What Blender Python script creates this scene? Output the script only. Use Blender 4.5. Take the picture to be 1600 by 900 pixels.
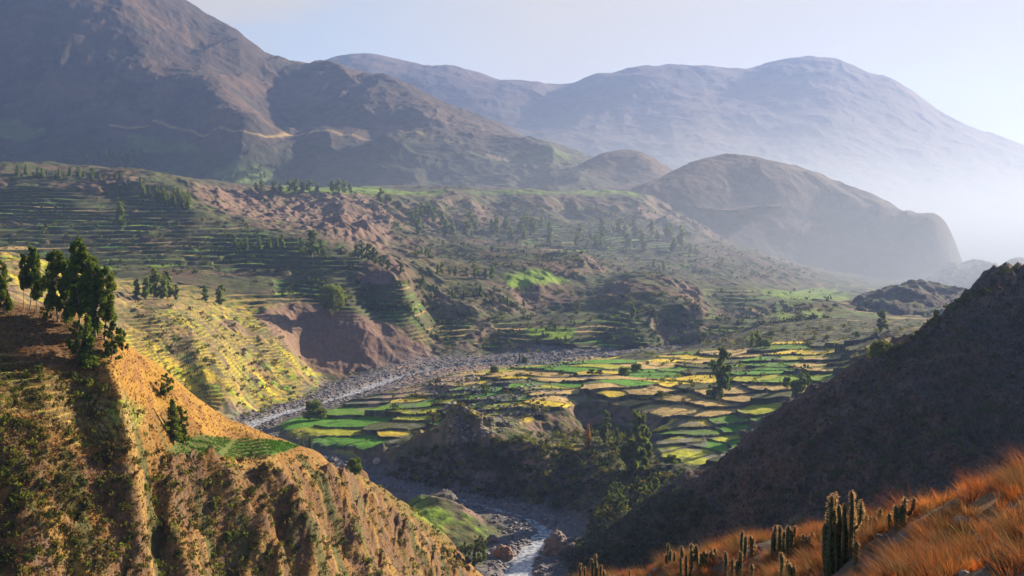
import bpy, math, random
import numpy as np
for _o in list(bpy.data.objects): bpy.data.objects.remove(_o)
SC = bpy.context.scene
COL = SC.collection
R = math.radians
random.seed(5)
# ------------------------------------------------------------------ camera, sky, sun, exposure
F = 1931.0; PITCH = math.atan(120/F); CAMZ = 150.0
CP, SP = math.cos(PITCH), math.sin(PITCH)
cd = bpy.data.cameras.new('camera'); cam = bpy.data.objects.new('camera', cd); COL.objects.link(cam)
cd.sensor_width = 36; cd.lens = 36*F/1600; cd.clip_start = 0.5; cd.clip_end = 40000
cam.location = (0, 0, CAMZ); cam.rotation_euler = (math.pi/2-PITCH, 0, 0); SC.camera = cam
SUN_AZ, SUN_EL = 46.0, 19.5          # azimuth to the right of the view, elevation
wd = bpy.data.worlds.new('World'); SC.world = wd; wd.use_nodes = True
nt = wd.node_tree; nt.nodes.clear()
def N(nt, t, **k):
    n = nt.nodes.new(t)
    for a, v in k.items(): setattr(n, a, v)
    return n
def L(nt, a, b): nt.links.new(a, b)
sky = N(nt, 'ShaderNodeTexSky', sky_type='NISHITA', sun_disc=False, sun_elevation=R(SUN_EL), sun_rotation=R(SUN_AZ))
sky.altitude = 3300; sky.air_density = 1.0; sky.dust_density = 1.5
tc = N(nt, 'ShaderNodeTexCoord'); mp = N(nt, 'ShaderNodeMapping'); mp.inputs['Scale'].default_value = (1.1, 1.1, 7.0); mp.inputs['Rotation'].default_value = (0, R(-14), 0)
cn = N(nt, 'ShaderNodeTexNoise'); cn.inputs['Scale'].default_value = 2.3; cn.inputs['Detail'].default_value = 8; cn.inputs['Roughness'].default_value = 0.5
cr = N(nt, 'ShaderNodeValToRGB'); cr.color_ramp.elements[0].position = 0.30; cr.color_ramp.elements[1].position = 0.62
sx = N(nt, 'ShaderNodeSeparateXYZ'); L(nt, tc.outputs['Generated'], sx.inputs[0])
vr = N(nt, 'ShaderNodeMapRange'); vr.inputs[1].default_value = -0.34; vr.inputs[2].default_value = 0.02; L(nt, sx.outputs['X'], vr.inputs[0])
vm = N(nt, 'ShaderNodeMath', operation='MAXIMUM')
ve = N(nt, 'ShaderNodeMapRange', interpolation_type='SMOOTHSTEP'); ve.inputs[1].default_value = .62; ve.inputs[2].default_value = .16; L(nt, sx.outputs['Z'], ve.inputs[0])
vy = N(nt, 'ShaderNodeMapRange', interpolation_type='SMOOTHSTEP'); vy.inputs[1].default_value = -.2; vy.inputs[2].default_value = .6; L(nt, sx.outputs['Y'], vy.inputs[0])
vp = N(nt, 'ShaderNodeMath', operation='MULTIPLY'); vq = N(nt, 'ShaderNodeMath', operation='MULTIPLY')
L(nt, ve.outputs[0], vp.inputs[0]); L(nt, vy.outputs[0], vp.inputs[1])
mx = N(nt, 'ShaderNodeMix', data_type='RGBA')
mx.inputs['B'].default_value = (5.1, 4.65, 3.95, 1)
bg = N(nt, 'ShaderNodeBackground'); bg.inputs['Strength'].default_value = 0.05
wo = N(nt, 'ShaderNodeOutputWorld')
L(nt, tc.outputs['Generated'], mp.inputs['Vector']); L(nt, mp.outputs['Vector'], cn.inputs['Vector'])
L(nt, cn.outputs['Fac'], cr.inputs['Fac']); L(nt, cr.outputs['Color'], vm.inputs[0]); L(nt, vr.outputs[0], vm.inputs[1]); L(nt, vm.outputs[0], vq.inputs[0]); L(nt, vp.outputs[0], vq.inputs[1]); L(nt, vq.outputs[0], mx.inputs['Factor'])
L(nt, sky.outputs['Color'], mx.inputs['A']); L(nt, mx.outputs['Result'], bg.inputs['Color']); L(nt, bg.outputs['Background'], wo.inputs['Surface'])
sl = bpy.data.lights.new('sun', 'SUN'); so = bpy.data.objects.new('sun', sl); COL.objects.link(so)
sl.energy = 5.0; sl.angle = R(0.6); sl.color = (1.0, 0.82, 0.60)
so.rotation_euler = (R(90-SUN_EL), 0, R(180-SUN_AZ)); so.location = (300, 300, 2000)
SC.view_settings.view_transform = 'Standard'; SC.view_settings.look = 'None'; SC.view_settings.exposure = 1.5; SC.view_settings.gamma = 1
SC.view_settings.use_curve_mapping = False
SC.render.engine = 'CYCLES'; SC.cycles.use_denoising = True
SC.cycles.max_bounces = 6; SC.cycles.diffuse_bounces = 2; SC.cycles.glossy_bounces = 2; SC.cycles.transmission_bounces = 4; SC.cycles.volume_bounces = 1
SC.cycles.transparent_max_bounces = 8

# ------------------------------------------------------------------ projection and noise helpers
def ray(px, py):
    a = (np.asarray(px, float)-800)/F; b = (450-np.asarray(py, float))/F
    y = CP+b*SP; return a/y, (-SP+b*CP)/y
def at(px, py, d):
    X, Z = ray(px, py); return X*d, d, CAMZ+Z*d
def pixof(x, y, z):
    zz = z-CAMZ; f = y*CP-zz*SP; u = y*SP+zz*CP
    return 800+F*x/f, 450-F*u/f
def dz(px, py, z):                       # the distance at which the ray through a pixel meets height z
    X, Z = ray(px, py); return float((z-CAMZ)/Z)
def _h(ix, iy, seed):
    h = (ix.astype(np.int64)*374761393 + iy.astype(np.int64)*668265263 + seed*1274126177) & 0xffffffff
    h = ((h ^ (h >> 13))*1274126177) & 0xffffffff
    return (h ^ (h >> 16)) & 0xffffffff
def perlin(x, y, seed=0):
    ix = np.floor(x); iy = np.floor(y); fx = x-ix; fy = y-iy
    u = fx*fx*fx*(fx*(fx*6-15)+10); v = fy*fy*fy*(fy*(fy*6-15)+10)
    ix = ix.astype(np.int64); iy = iy.astype(np.int64)
    def g(a, b):
        t = _h(ix+a, iy+b, seed)*(2*math.pi/4294967296.0)
        return np.cos(t)*(fx-a)+np.sin(t)*(fy-b)
    return 1.5*((g(0, 0)*(1-u)+g(1, 0)*u)*(1-v)+(g(0, 1)*(1-u)+g(1, 1)*u)*v)
def fbm(x, y, oc=5, seed=0, gain=0.5):
    s = 0; a = 1.0
    for i in range(oc):
        s = s+a*perlin(x, y, seed+i*17); x = x*2.03+11.3; y = y*2.03-7.1; a *= gain
    return s
def ridged(x, y, oc=5, seed=0, gain=0.5):
    s = 0; a = 1.0; w = 1.0
    for i in range(oc):
        n = 1-np.abs(perlin(x, y, seed+i*13)); n = n*n*w; w = np.clip(n*1.6, 0, 1)
        s = s+a*n; x = x*2.05+5.2; y = y*2.05-3.7; a *= gain
    return s
def sst(a, b, x):
    t = np.clip((x-a)/(b-a), 0, 1); return t*t*(3-2*t)
class RBF:
    KS, KV = 20.0, 9.0
    def __init__(s, pts, eps=0.12, lam=0.0):
        P = np.array([[ray(p[0], p[1])[0]*s.KS, math.log(p[2])*s.KV] for p in pts]); zz = np.array([at(*p)[2] for p in pts])
        s.P = P; n = len(P); s.eps = eps
        D = np.sqrt(((P[:, None]-P[None])**2).sum(-1)+eps)+np.eye(n)*lam*-1
        A = np.zeros((n+3, n+3)); A[:n, :n] = D; A[:n, n] = 1; A[:n, n+1:] = P; A[n, :n] = 1; A[n+1:, :n] = P.T
        s.w = np.linalg.solve(A, np.concatenate([zz, [0, 0, 0]]))
    def __call__(s, X, d):
        sh = np.shape(X); q = np.stack([np.ravel(X)*s.KS, np.log(np.ravel(d))*s.KV], 1); o = np.empty(len(q)); n = len(s.P)
        for i in range(0, len(q), 40000):
            c = q[i:i+40000]
            D = np.sqrt((c[:, 0, None]-s.P[None, :, 0])**2+(c[:, 1, None]-s.P[None, :, 1])**2+s.eps)
            o[i:i+40000] = D@s.w[:n]+s.w[n]+c@s.w[n+1:]
        return o.reshape(sh)
def curve_at(pts, q):                     # piecewise linear silhouette helper
    p = np.array(pts, float); return np.interp(q, p[:, 0], p[:, 1])

# ------------------------------------------------------------------ materials
MATS = {}
def ground_mat(name, scale=1.0, bump=0.5, var=0.35, speck=0.0, rough=0.95, trans=0.0):
    m = bpy.data.materials.new(name); m.use_nodes = True; nt = m.node_tree; nt.nodes.clear()
    out = N(nt, 'ShaderNodeOutputMaterial'); b = N(nt, 'ShaderNodeBsdfPrincipled'); b.inputs['Roughness'].default_value = rough
    b.inputs['Specular IOR Level'].default_value = 0.15
    at_ = N(nt, 'ShaderNodeAttribute', attribute_name='Col'); co = N(nt, 'ShaderNodeTexCoord')
    n1 = N(nt, 'ShaderNodeTexNoise'); n1.inputs['Scale'].default_value = scale; n1.inputs['Detail'].default_value = 7; n1.inputs['Roughness'].default_value = 0.68
    r1 = N(nt, 'ShaderNodeMapRange'); r1.inputs[1].default_value = 0.3; r1.inputs[2].default_value = 0.7; r1.inputs[3].default_value = 1-var; r1.inputs[4].default_value = 1+var
    mul = N(nt, 'ShaderNodeMix', data_type='RGBA', blend_type='MULTIPLY'); mul.inputs['Factor'].default_value = 1
    cc = N(nt, 'ShaderNodeCombineColor')
    L(nt, co.outputs['Object'], n1.inputs['Vector']); L(nt, n1.outputs['Fac'], r1.inputs[0])
    for i in range(3): L(nt, r1.outputs[0], cc.inputs[i])
    L(nt, at_.outputs['Color'], mul.inputs['A']); L(nt, cc.outputs[0], mul.inputs['B'])
    last = mul.outputs['Result']
    L(nt, last, b.inputs['Base Color'])
    bm = N(nt, 'ShaderNodeBump'); bm.inputs['Strength'].default_value = bump; bm.inputs['Distance'].default_value = 0.6/scale
    L(nt, n1.outputs['Fac'], bm.inputs['Height']); L(nt, bm.outputs['Normal'], b.inputs['Normal'])
    L(nt, b.outputs['BSDF'], out.inputs['Surface']); return m
def leaf_mat(name, c, trans=0.45, var=0.3, scale=0.4, attr=False, tcol=None):
    m = bpy.data.materials.new(name); m.use_nodes = True; nt = m.node_tree; nt.nodes.clear()
    out = N(nt, 'ShaderNodeOutputMaterial'); d = N(nt, 'ShaderNodeBsdfDiffuse'); t = N(nt, 'ShaderNodeBsdfTranslucent'); mi = N(nt, 'ShaderNodeMixShader')
    mi.inputs[0].default_value = trans; co = N(nt, 'ShaderNodeTexCoord'); n1 = N(nt, 'ShaderNodeTexNoise'); n1.inputs['Scale'].default_value = scale; n1.inputs['Detail'].default_value = 3
    r1 = N(nt, 'ShaderNodeMapRange'); r1.inputs[1].default_value = 0.3; r1.inputs[2].default_value = 0.7; r1.inputs[3].default_value = 1-var; r1.inputs[4].default_value = 1+var
    oi = N(nt, 'ShaderNodeObjectInfo'); hs = N(nt, 'ShaderNodeHueSaturation'); mr = N(nt, 'ShaderNodeMapRange'); mr.inputs[3].default_value = 0.49; mr.inputs[4].default_value = 0.515
    L(nt, oi.outputs['Random'], mr.inputs[0]); L(nt, mr.outputs[0], hs.inputs['Hue']); L(nt, co.outputs['Object'], n1.inputs['Vector']); L(nt, n1.outputs['Fac'], r1.inputs[0]); L(nt, r1.outputs[0], hs.inputs['Value'])
    if attr:
        a = N(nt, 'ShaderNodeAttribute', attribute_name='Col'); L(nt, a.outputs['Color'], hs.inputs['Color'])
    else: hs.inputs['Color'].default_value = (*c, 1)
    L(nt, hs.outputs['Color'], d.inputs['Color'])
    tm = N(nt, 'ShaderNodeMix', data_type='RGBA', blend_type='MULTIPLY'); tm.inputs['Factor'].default_value = 1; tm.inputs['B'].default_value = (*(tcol or (1.25, 1.2, 0.6)), 1)
    L(nt, hs.outputs['Color'], tm.inputs['A']); L(nt, tm.outputs['Result'], t.inputs['Color'])
    L(nt, d.outputs[0], mi.inputs[1]); L(nt, t.outputs[0], mi.inputs[2]); L(nt, mi.outputs[0], out.inputs['Surface']); return m
def plain_mat(name, c, rough=0.8, var=0.3, scale=3.0, bump=0.3, spec=0.3):
    m = bpy.data.materials.new(name); m.use_nodes = True; nt = m.node_tree; b = nt.nodes['Principled BSDF']
    b.inputs['Roughness'].default_value = rough; b.inputs['Specular IOR Level'].default_value = spec
    co = N(nt, 'ShaderNodeTexCoord'); n1 = N(nt, 'ShaderNodeTexNoise'); n1.inputs['Scale'].default_value = scale; n1.inputs['Detail'].default_value = 6
    cr = N(nt, 'ShaderNodeValToRGB'); cr.color_ramp.elements[0].position = 0.3; cr.color_ramp.elements[1].position = 0.7
    cr.color_ramp.elements[0].color = (*[k*(1-var) for k in c], 1); cr.color_ramp.elements[1].color = (*[min(1, k*(1+var)) for k in c], 1)
    bm = N(nt, 'ShaderNodeBump'); bm.inputs['Strength'].default_value = bump
    L(nt, co.outputs['Object'], n1.inputs['Vector']); L(nt, n1.outputs['Fac'], cr.inputs['Fac']); L(nt, cr.outputs['Color'], b.inputs['Base Color'])
    L(nt, n1.outputs['Fac'], bm.inputs['Height']); L(nt, bm.outputs['Normal'], b.inputs['Normal']); return m

# ------------------------------------------------------------------ mesh helpers
def mesh_obj(name, V, Q, mat, parent=None, col=None, smooth=False, matidx=None, link=True):
    """V (n,3) and Q (m,3 or 4) arrays become one mesh object"""
    V = np.ascontiguousarray(V, np.float32); Q = np.ascontiguousarray(Q, np.int32); k = Q.shape[1]
    me = bpy.data.meshes.new(name); me.vertices.add(len(V)); me.loops.add(Q.size); me.polygons.add(len(Q))
    me.vertices.foreach_set('co', V.ravel()); me.loops.foreach_set('vertex_index', Q.ravel())
    me.polygons.foreach_set('loop_start', np.arange(0, Q.size, k, dtype=np.int32)); me.polygons.foreach_set('loop_total', np.full(len(Q), k, np.int32))
    if smooth: me.polygons.foreach_set('use_smooth', np.ones(len(Q), bool))
    if matidx is not None: me.polygons.foreach_set('material_index', np.ascontiguousarray(matidx, np.int32))
    me.update(calc_edges=True)
    if col is not None:
        a = me.attributes.new('Col', 'FLOAT_COLOR', 'POINT'); c = np.ones((len(V), 4), np.float32); c[:, :3] = col; a.data.foreach_set('color', c.ravel())
    for m in (mat if isinstance(mat, (list, tuple)) else [mat]): me.materials.append(m)
    o = bpy.data.objects.new(name, me)
    if link: COL.objects.link(o)
    if parent: o.parent = parent
    return o
def struct(o): o['kind'] = 'structure'; return o
def tag(o, label=None, cat=None, group=None, kind=None):
    if label: o['label'] = label
    if cat: o['category'] = cat
    if group: o['group'] = group
    if kind: o['kind'] = kind
    return o
class Layer: pass
LAY = {}
def mix(a, b, t):
    a = np.asarray(a, float); b = np.asarray(b, float)
    return a*(1-t[..., None])+b*t[..., None]
def make_layer(name, pxr, ncol, drow, hfun, mat, smooth=True):
    px = np.linspace(pxr[0], pxr[1], ncol); X = (px-800)/F/CP
    Xg, D = np.meshgrid(X, drow); x = Xg*D; y = D
    z, col = hfun(Xg, D, x, y)
    nr, nc = D.shape; V = np.stack([x, y, z], -1).reshape(-1, 3)
    i = np.arange(nr*nc).reshape(nr, nc); Q = np.stack([i[:-1, :-1], i[:-1, 1:], i[1:, 1:], i[1:, :-1]], -1).reshape(-1, 4)
    o = struct(mesh_obj(name, V, Q, mat, col=col.reshape(-1, 3), smooth=smooth))
    l = Layer(); l.x = x; l.y = y; l.z = z; l.col = col; l.X = X; l.d = np.array(drow); l.o = o; LAY[name] = l
    l.px, l.py = pixof(x, y, z)
    return l
def ground_at(l, px, py):
    """the first point of a layer that shows at a pixel, coming from the camera"""
    j = int(np.clip(np.searchsorted(l.X, (px-800)/F/CP), 1, len(l.X)-1))
    c = l.py[:, j]; k = np.where(c <= py)[0]; k = int(k[0]) if len(k) else len(c)-1
    k = max(k, 1); a, b = c[k-1], c[k]; t = 0 if abs(a-b) < 1e-9 else min(1, max(0, (a-py)/(a-b)))
    d = l.d[k-1]*(1-t)+l.d[k]*t; z = l.z[k-1, j]*(1-t)+l.z[k, j]*t
    return float((px-800)/F/CP*d), float(d), float(z)
def z_at(l, x, y):
    """bilinear height of a layer at world points"""
    x = np.asarray(x, float); y = np.asarray(y, float)
    fj = np.clip(np.interp(x/y, l.X, np.arange(len(l.X))), 0, len(l.X)-1.001); fi = np.clip(np.interp(y, l.d, np.arange(len(l.d))), 0, len(l.d)-1.001)
    j = fj.astype(int); i = fi.astype(int); u = fj-j; v = fi-i
    return (l.z[i, j]*(1-u)+l.z[i, j+1]*u)*(1-v)+(l.z[i+1, j]*(1-u)+l.z[i+1, j+1]*u)*v
def rowsby(pairs, n):
    """n distances; pairs (d, density) say how dense the rows are"""
    p = np.array(pairs, float); dd = np.linspace(p[0, 0], p[-1, 0], 4000); w = np.interp(dd, p[:, 0], p[:, 1]); c = np.cumsum(w); c = (c-c[0])/(c[-1]-c[0])
    return np.interp(np.linspace(0, 1, n), c, dd)
def seg_dist(x, y, P):
    """distance to a polyline and the parameter along it"""
    best = np.full(np.shape(x), 1e9); par = np.zeros(np.shape(x)); side = np.zeros(np.shape(x)); s0 = 0
    for (ax, ay), (bx, by) in zip(P[:-1], P[1:]):
        ex, ey = bx-ax, by-ay; l2 = ex*ex+ey*ey; t = np.clip(((x-ax)*ex+(y-ay)*ey)/l2, 0, 1)
        dd = np.hypot(x-ax-t*ex, y-ay-t*ey); m = dd < best; best = np.where(m, dd, best); par = np.where(m, s0+t*math.sqrt(l2), par)
        side = np.where(m, np.sign(ex*(y-ay)-ey*(x-ax)), side); s0 += math.sqrt(l2)
    return best, par, side

# colours (albedo)
SOIL = (.13, .08, .055); SOIL_SHADE = (.10, .066, .045); GOLD = (.23, .12, .03); STRAW = (.34, .23, .07); SCRUB = (.045, .055, .024)
GREEN = (.085, .25, .014); LGREEN = (.22, .36, .018); OLIVE = (.085, .10, .030); YEL = (.64, .48, .04); TAN = (.48, .34, .12)
ROCK = (.15, .12, .10); GRAVEL = (.17, .16, .17); PALE = (.36, .25, .17); PINK = (.22, .14, .105); WALL = (.05, .045, .035)

# ------------------------------------------------------------------ valley control points
def Z(px, py, z): return (px, py, dz(px, py, z))
VP = [Z(*p) for p in [
 (815,905,0),(760,905,2),(900,905,3),(835,850,0),(850,825,0),(780,797,1),(700,776,2),(600,752,3),(520,737,5),(430,712,6),(385,685,7),(410,655,8),(460,640,9),(530,622,10),(580,605,11),(640,588,12),(700,578,13),
 (450,665,11),(500,650,13),(480,690,13),(530,680,14),(600,650,18),(570,620,16),(650,610,22),(620,600,15),(700,592,28),(760,580,31),(860,572,38),(950,562,40),(1000,590,38),(900,610,36),(830,640,33),(800,655,30),(740,650,26),(700,680,22),(650,640,22),
 (1000,612,38),(1100,600,40),(1200,590,44),(1300,580,50),(1350,550,58),(1250,550,48),(1150,550,42),(1380,522,70),(1440,530,72),(1200,530,48),(1100,575,40),(1000,570,38),
 (930,624,35),(880,640,32),(920,655,25),(860,675,23),(980,660,24),(1050,650,30),(1050,690,26),(1150,690,26),(1180,640,36),(1050,720,22),(1000,700,21),
 (620,700,16),(560,722,8),(600,744,5),(650,722,16),(700,700,24),(800,692,26),(900,700,25),(960,720,22),(1000,760,15),(1040,790,12),(700,762,4),(800,785,2),(860,792,2),(900,800,4),(960,830,8),(900,860,3),(1100,860,14),(1200,700,30),(1400,600,60),(1500,560,70),
 (720,735,14),(850,745,16),(930,770,12),
 (450,622,10),(400,640,9),(490,600,12),(430,590,22),(350,600,30),(350,560,44),(300,545,54),(250,520,66),(330,480,70),(400,500,58),(450,530,42),(470,560,22),(215,475,82),(300,620,24),(250,650,20),
 (500,580,12),(560,576,12),(620,573,12.5),(700,569,13),(760,562,14),(850,556,15),(950,548,17),(1050,538,20),(1000,552,26),(1100,540,34),
 (1200,500,44),(1250,470,50),(1150,500,38),(1300,500,48),(1400,490,42),(1560,500,44),(1500,510,48)]]
VP += [(0,396,900),(-150,392,900),(60,404,900),(120,425,905),(175,452,925),(0,480,700),(100,525,690),(-150,480,700),(0,600,560),(200,640,600),(0,440,790),(430,483,1118),(500,479,1150),(560,491,1142),(620,520,1140),(660,540,1138),(720,520,1195),(765,538,1185),(800,528,1190),(850,528,1180),(900,530,1190),(1000,525,1190),(390,495,1085),
 (450,435,1270),(300,435,1210),(150,430,1180),(0,430,1180),(-120,430,1180),(200,410,1270),(460,405,1320),(560,408,1300),(610,430,1230),(640,460,1200),(590,470,1200),(660,490,1210),
 (0,400,1260),(200,360,1450),(0,340,1560),(300,345,1500),(450,372,1400),(330,380,1400),(200,305,1720),(0,295,1730),(-120,400,1260),(-120,300,1750),
 (-120,266,1820),(0,268,1810),(100,275,1800),(200,278,1780),(280,294,1720),(335,325,1620),(400,352,1540),(310,292,1900),
 (350,300,1950),(420,301,1960),(500,302,1980),(400,335,1760),(450,345,1700),(500,350,1700),(530,337,1660),(560,372,1560),(585,395,1450),(560,320,1880),(600,345,1820),(650,375,1700),(560,345,1800),(640,410,1450),(700,402,1600),(690,430,1420),
 (-100,262,2200),(100,262,2200),(300,282,2400),(450,297,2300),(600,300,2250),(700,303,2210),(850,306,2300),(1000,307,2360),(1200,400,2400),
 (700,330,2080),(780,333,2180),(900,342,2190),(1000,345,2240),(620,312,2050),(760,306,2270),
 (700,360,1950),(800,368,1980),(900,372,2000),(1000,382,2000),(1100,392,2000),(1200,410,2000),(850,392,1800),(1000,415,1780),(1100,430,1750),(1200,442,1800),(1300,449,1900),(1450,455,2000),(1600,452,2000),
 (800,393,1660),(900,404,1600),(1000,424,1540),(860,428,1500),(780,432,1440),(840,440,1450),(700,450,1330),(760,446,1370),(870,452,1440),(730,478,1270),(950,430,1600),
 (980,444,1420),(1040,455,1370),(1080,480,1280),(1112,520,1200),(920,457,1440),(900,500,1260),(1000,522,1195),(950,492,1290),(1140,510,1330),(700,505,1225),(790,500,1260),(850,515,1210),(785,472,1320),(830,482,1340),(1120,470,1480),
 (1100,446,1580),(1150,452,1540),(1210,468,1480),(1260,472,1540),(1180,478,1430),(1350,465,1620),(1500,455,1700),(1620,450,1700),
 (-120,262,2700),(400,290,2700),(800,300,2700),(1200,395,2700),(1620,430,2700)]
VH = RBF(VP, eps=0.06, lam=0.0)
RIV = [at(px, py, dz(px, py, z))[:2] for px, py, z in [(800,960,-.5),(812,905,0),(812,880,0),(838,852,0),(852,828,0),(825,810,.5),(780,797,1),(700,776,2),(600,752,3),(520,737,5),(440,715,6),(385,690,7),(382,672,7.5),(410,656,8),(460,641,9),(530,622,10),(580,605,11),(620,590,12),(680,577,13),(760,567,14),(850,559,15),(950,550,17),(1050,540,20),(1120,520,24)]]
RIVZ = [-.5,0,0,0,0,.5,1,2,3,5,6,7,7.5,8,9,10,11,12,13,14,15,17,20,24]
_s = np.concatenate([[0], np.cumsum([math.dist(a, b) for a, b in zip(RIV[:-1], RIV[1:])])])
fields_rng = np.random.default_rng(3)
FS = [(480,660,'G'),(500,676,'y'),(535,690,'G'),(510,707,'y'),(470,648,'g'),(560,640,'g'),(610,628,'g'),(640,618,'g'),(575,660,'G'),(590,690,'G'),
 (720,617,'g'),(740,605,'g'),(692,640,'G'),(660,652,'y'),(700,678,'y'),(668,630,'g'),(690,662,'y'),(780,598,'Y'),(720,592,'Y'),(800,575,'g'),(870,572,'G'),(930,565,'G'),(900,578,'G'),(850,586,'T'),
 (830,632,'Y'),(855,628,'Y'),(812,655,'Y'),(880,615,'T'),(790,622,'g'),(885,603,'G'),(850,605,'y'),(942,603,'T'),(958,613,'Y'),(1000,611,'T'),(1050,600,'Y'),(975,600,'G'),(1000,590,'G'),(1022,586,'G'),(1060,578,'g'),(1093,593,'Y'),
 (1180,591,'y'),(1190,605,'T'),(1150,612,'T'),(1280,592,'L'),(1230,593,'L'),(1310,590,'L'),(1050,624,'T'),(1055,640,'T'),(1150,622,'T'),(1190,640,'y'),(1080,660,'Y'),(1130,656,'g'),(1200,655,'g'),(1150,672,'G'),
 (1060,692,'y'),(1042,705,'y'),(1112,698,'G'),(1150,690,'y'),(1170,690,'G'),(1085,712,'y'),(1000,574,'T'),(1050,570,'T'),(1100,565,'T'),(1150,572,'g'),(1210,576,'G'),(1265,577,'g'),(1310,575,'T'),(1335,563,'Y'),(1270,551,'Y'),(1340,548,'Y'),(1300,560,'T'),
 (1200,560,'G'),(1155,550,'T'),(1230,543,'g'),(1385,545,'T'),(1400,532,'T'),(960,590,'T'),(925,590,'T'),(980,628,'T'),(1010,640,'T'),(1110,630,'T'),(1110,645,'T'),(870,640,'T'),(760,632,'g'),(900,625,'T'),(1240,605,'T'),(1260,570,'T'),(1080,676,'g'),(1190,672,'g')]
FC = dict(G=GREEN, L=LGREEN, g=(.12, .24, .022), y=(.38, .40, .03), Y=YEL, T=TAN)
seeds = []
for px, py, c in FS:
    X, Zs = ray(px, py)
    dd = np.linspace(500, 1250, 700); zz = VH(np.full(700, X), dd); k = np.where(zz >= CAMZ+Zs*dd)[0]; d = dd[k[0]] if len(k) else 900
    seeds.append((X*d, d, FC[c], 0))
n_hand = len(seeds)
for _ in range(1500):
    px = fields_rng.uniform(640, 1450); py = fields_rng.uniform(530, 720); d = fields_rng.uniform(600, 1150); x = (px-800)/F*d
    if all(abs(x-s[0])*.62+abs(d-s[1]) > (15 if px < 870 and py > 580 else 20) for s in seeds):
        c = fields_rng.choice(['g', 'G', 'y', 'Y', 'Y', 'T', 'O', 'O']); seeds.append((x, d, FC.get(c, OLIVE) if c != 'O' else OLIVE, 1))
SX = np.array([s[0] for s in seeds]); SY = np.array([s[1] for s in seeds]); SCOL = np.array([s[2] for s in seeds])
SZ = VH(SX/SY, SY)
def poly_mask(px, py, P, soft=8):
    """soft inside-mask of a polygon"""
    inside = np.zeros(px.shape, bool); n = len(P); dist = np.full(px.shape, 1e9)
    for i in range(n):
        (x1, y1), (x2, y2) = P[i], P[(i+1) % n]
        c = ((y1 > py) != (y2 > py)) & (px < (x2-x1)*(py-y1)/((y2-y1)+1e-9)+x1); inside ^= c
        ex, ey = x2-x1, y2-y1; t = np.clip(((px-x1)*ex+(py-y1)*ey)/(ex*ex+ey*ey+1e-9), 0, 1); dist = np.minimum(dist, np.hypot(px-x1-t*ex, py-y1-t*ey))
    return sst(-soft, soft, np.where(inside, dist, -dist))
FIELD_POLY = [(430,660),(500,640),(620,612),(700,585),(770,570),(900,558),(1000,562),(1130,545),(1260,530),(1400,525),(1470,550),(1350,640),(1240,720),(1120,735),(1040,720),(1015,690),(1040,660),(1000,650),(930,628),(850,655),(800,668),(760,675),(710,690),(640,672),(610,700),(600,722),(540,716),(470,700)]
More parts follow.
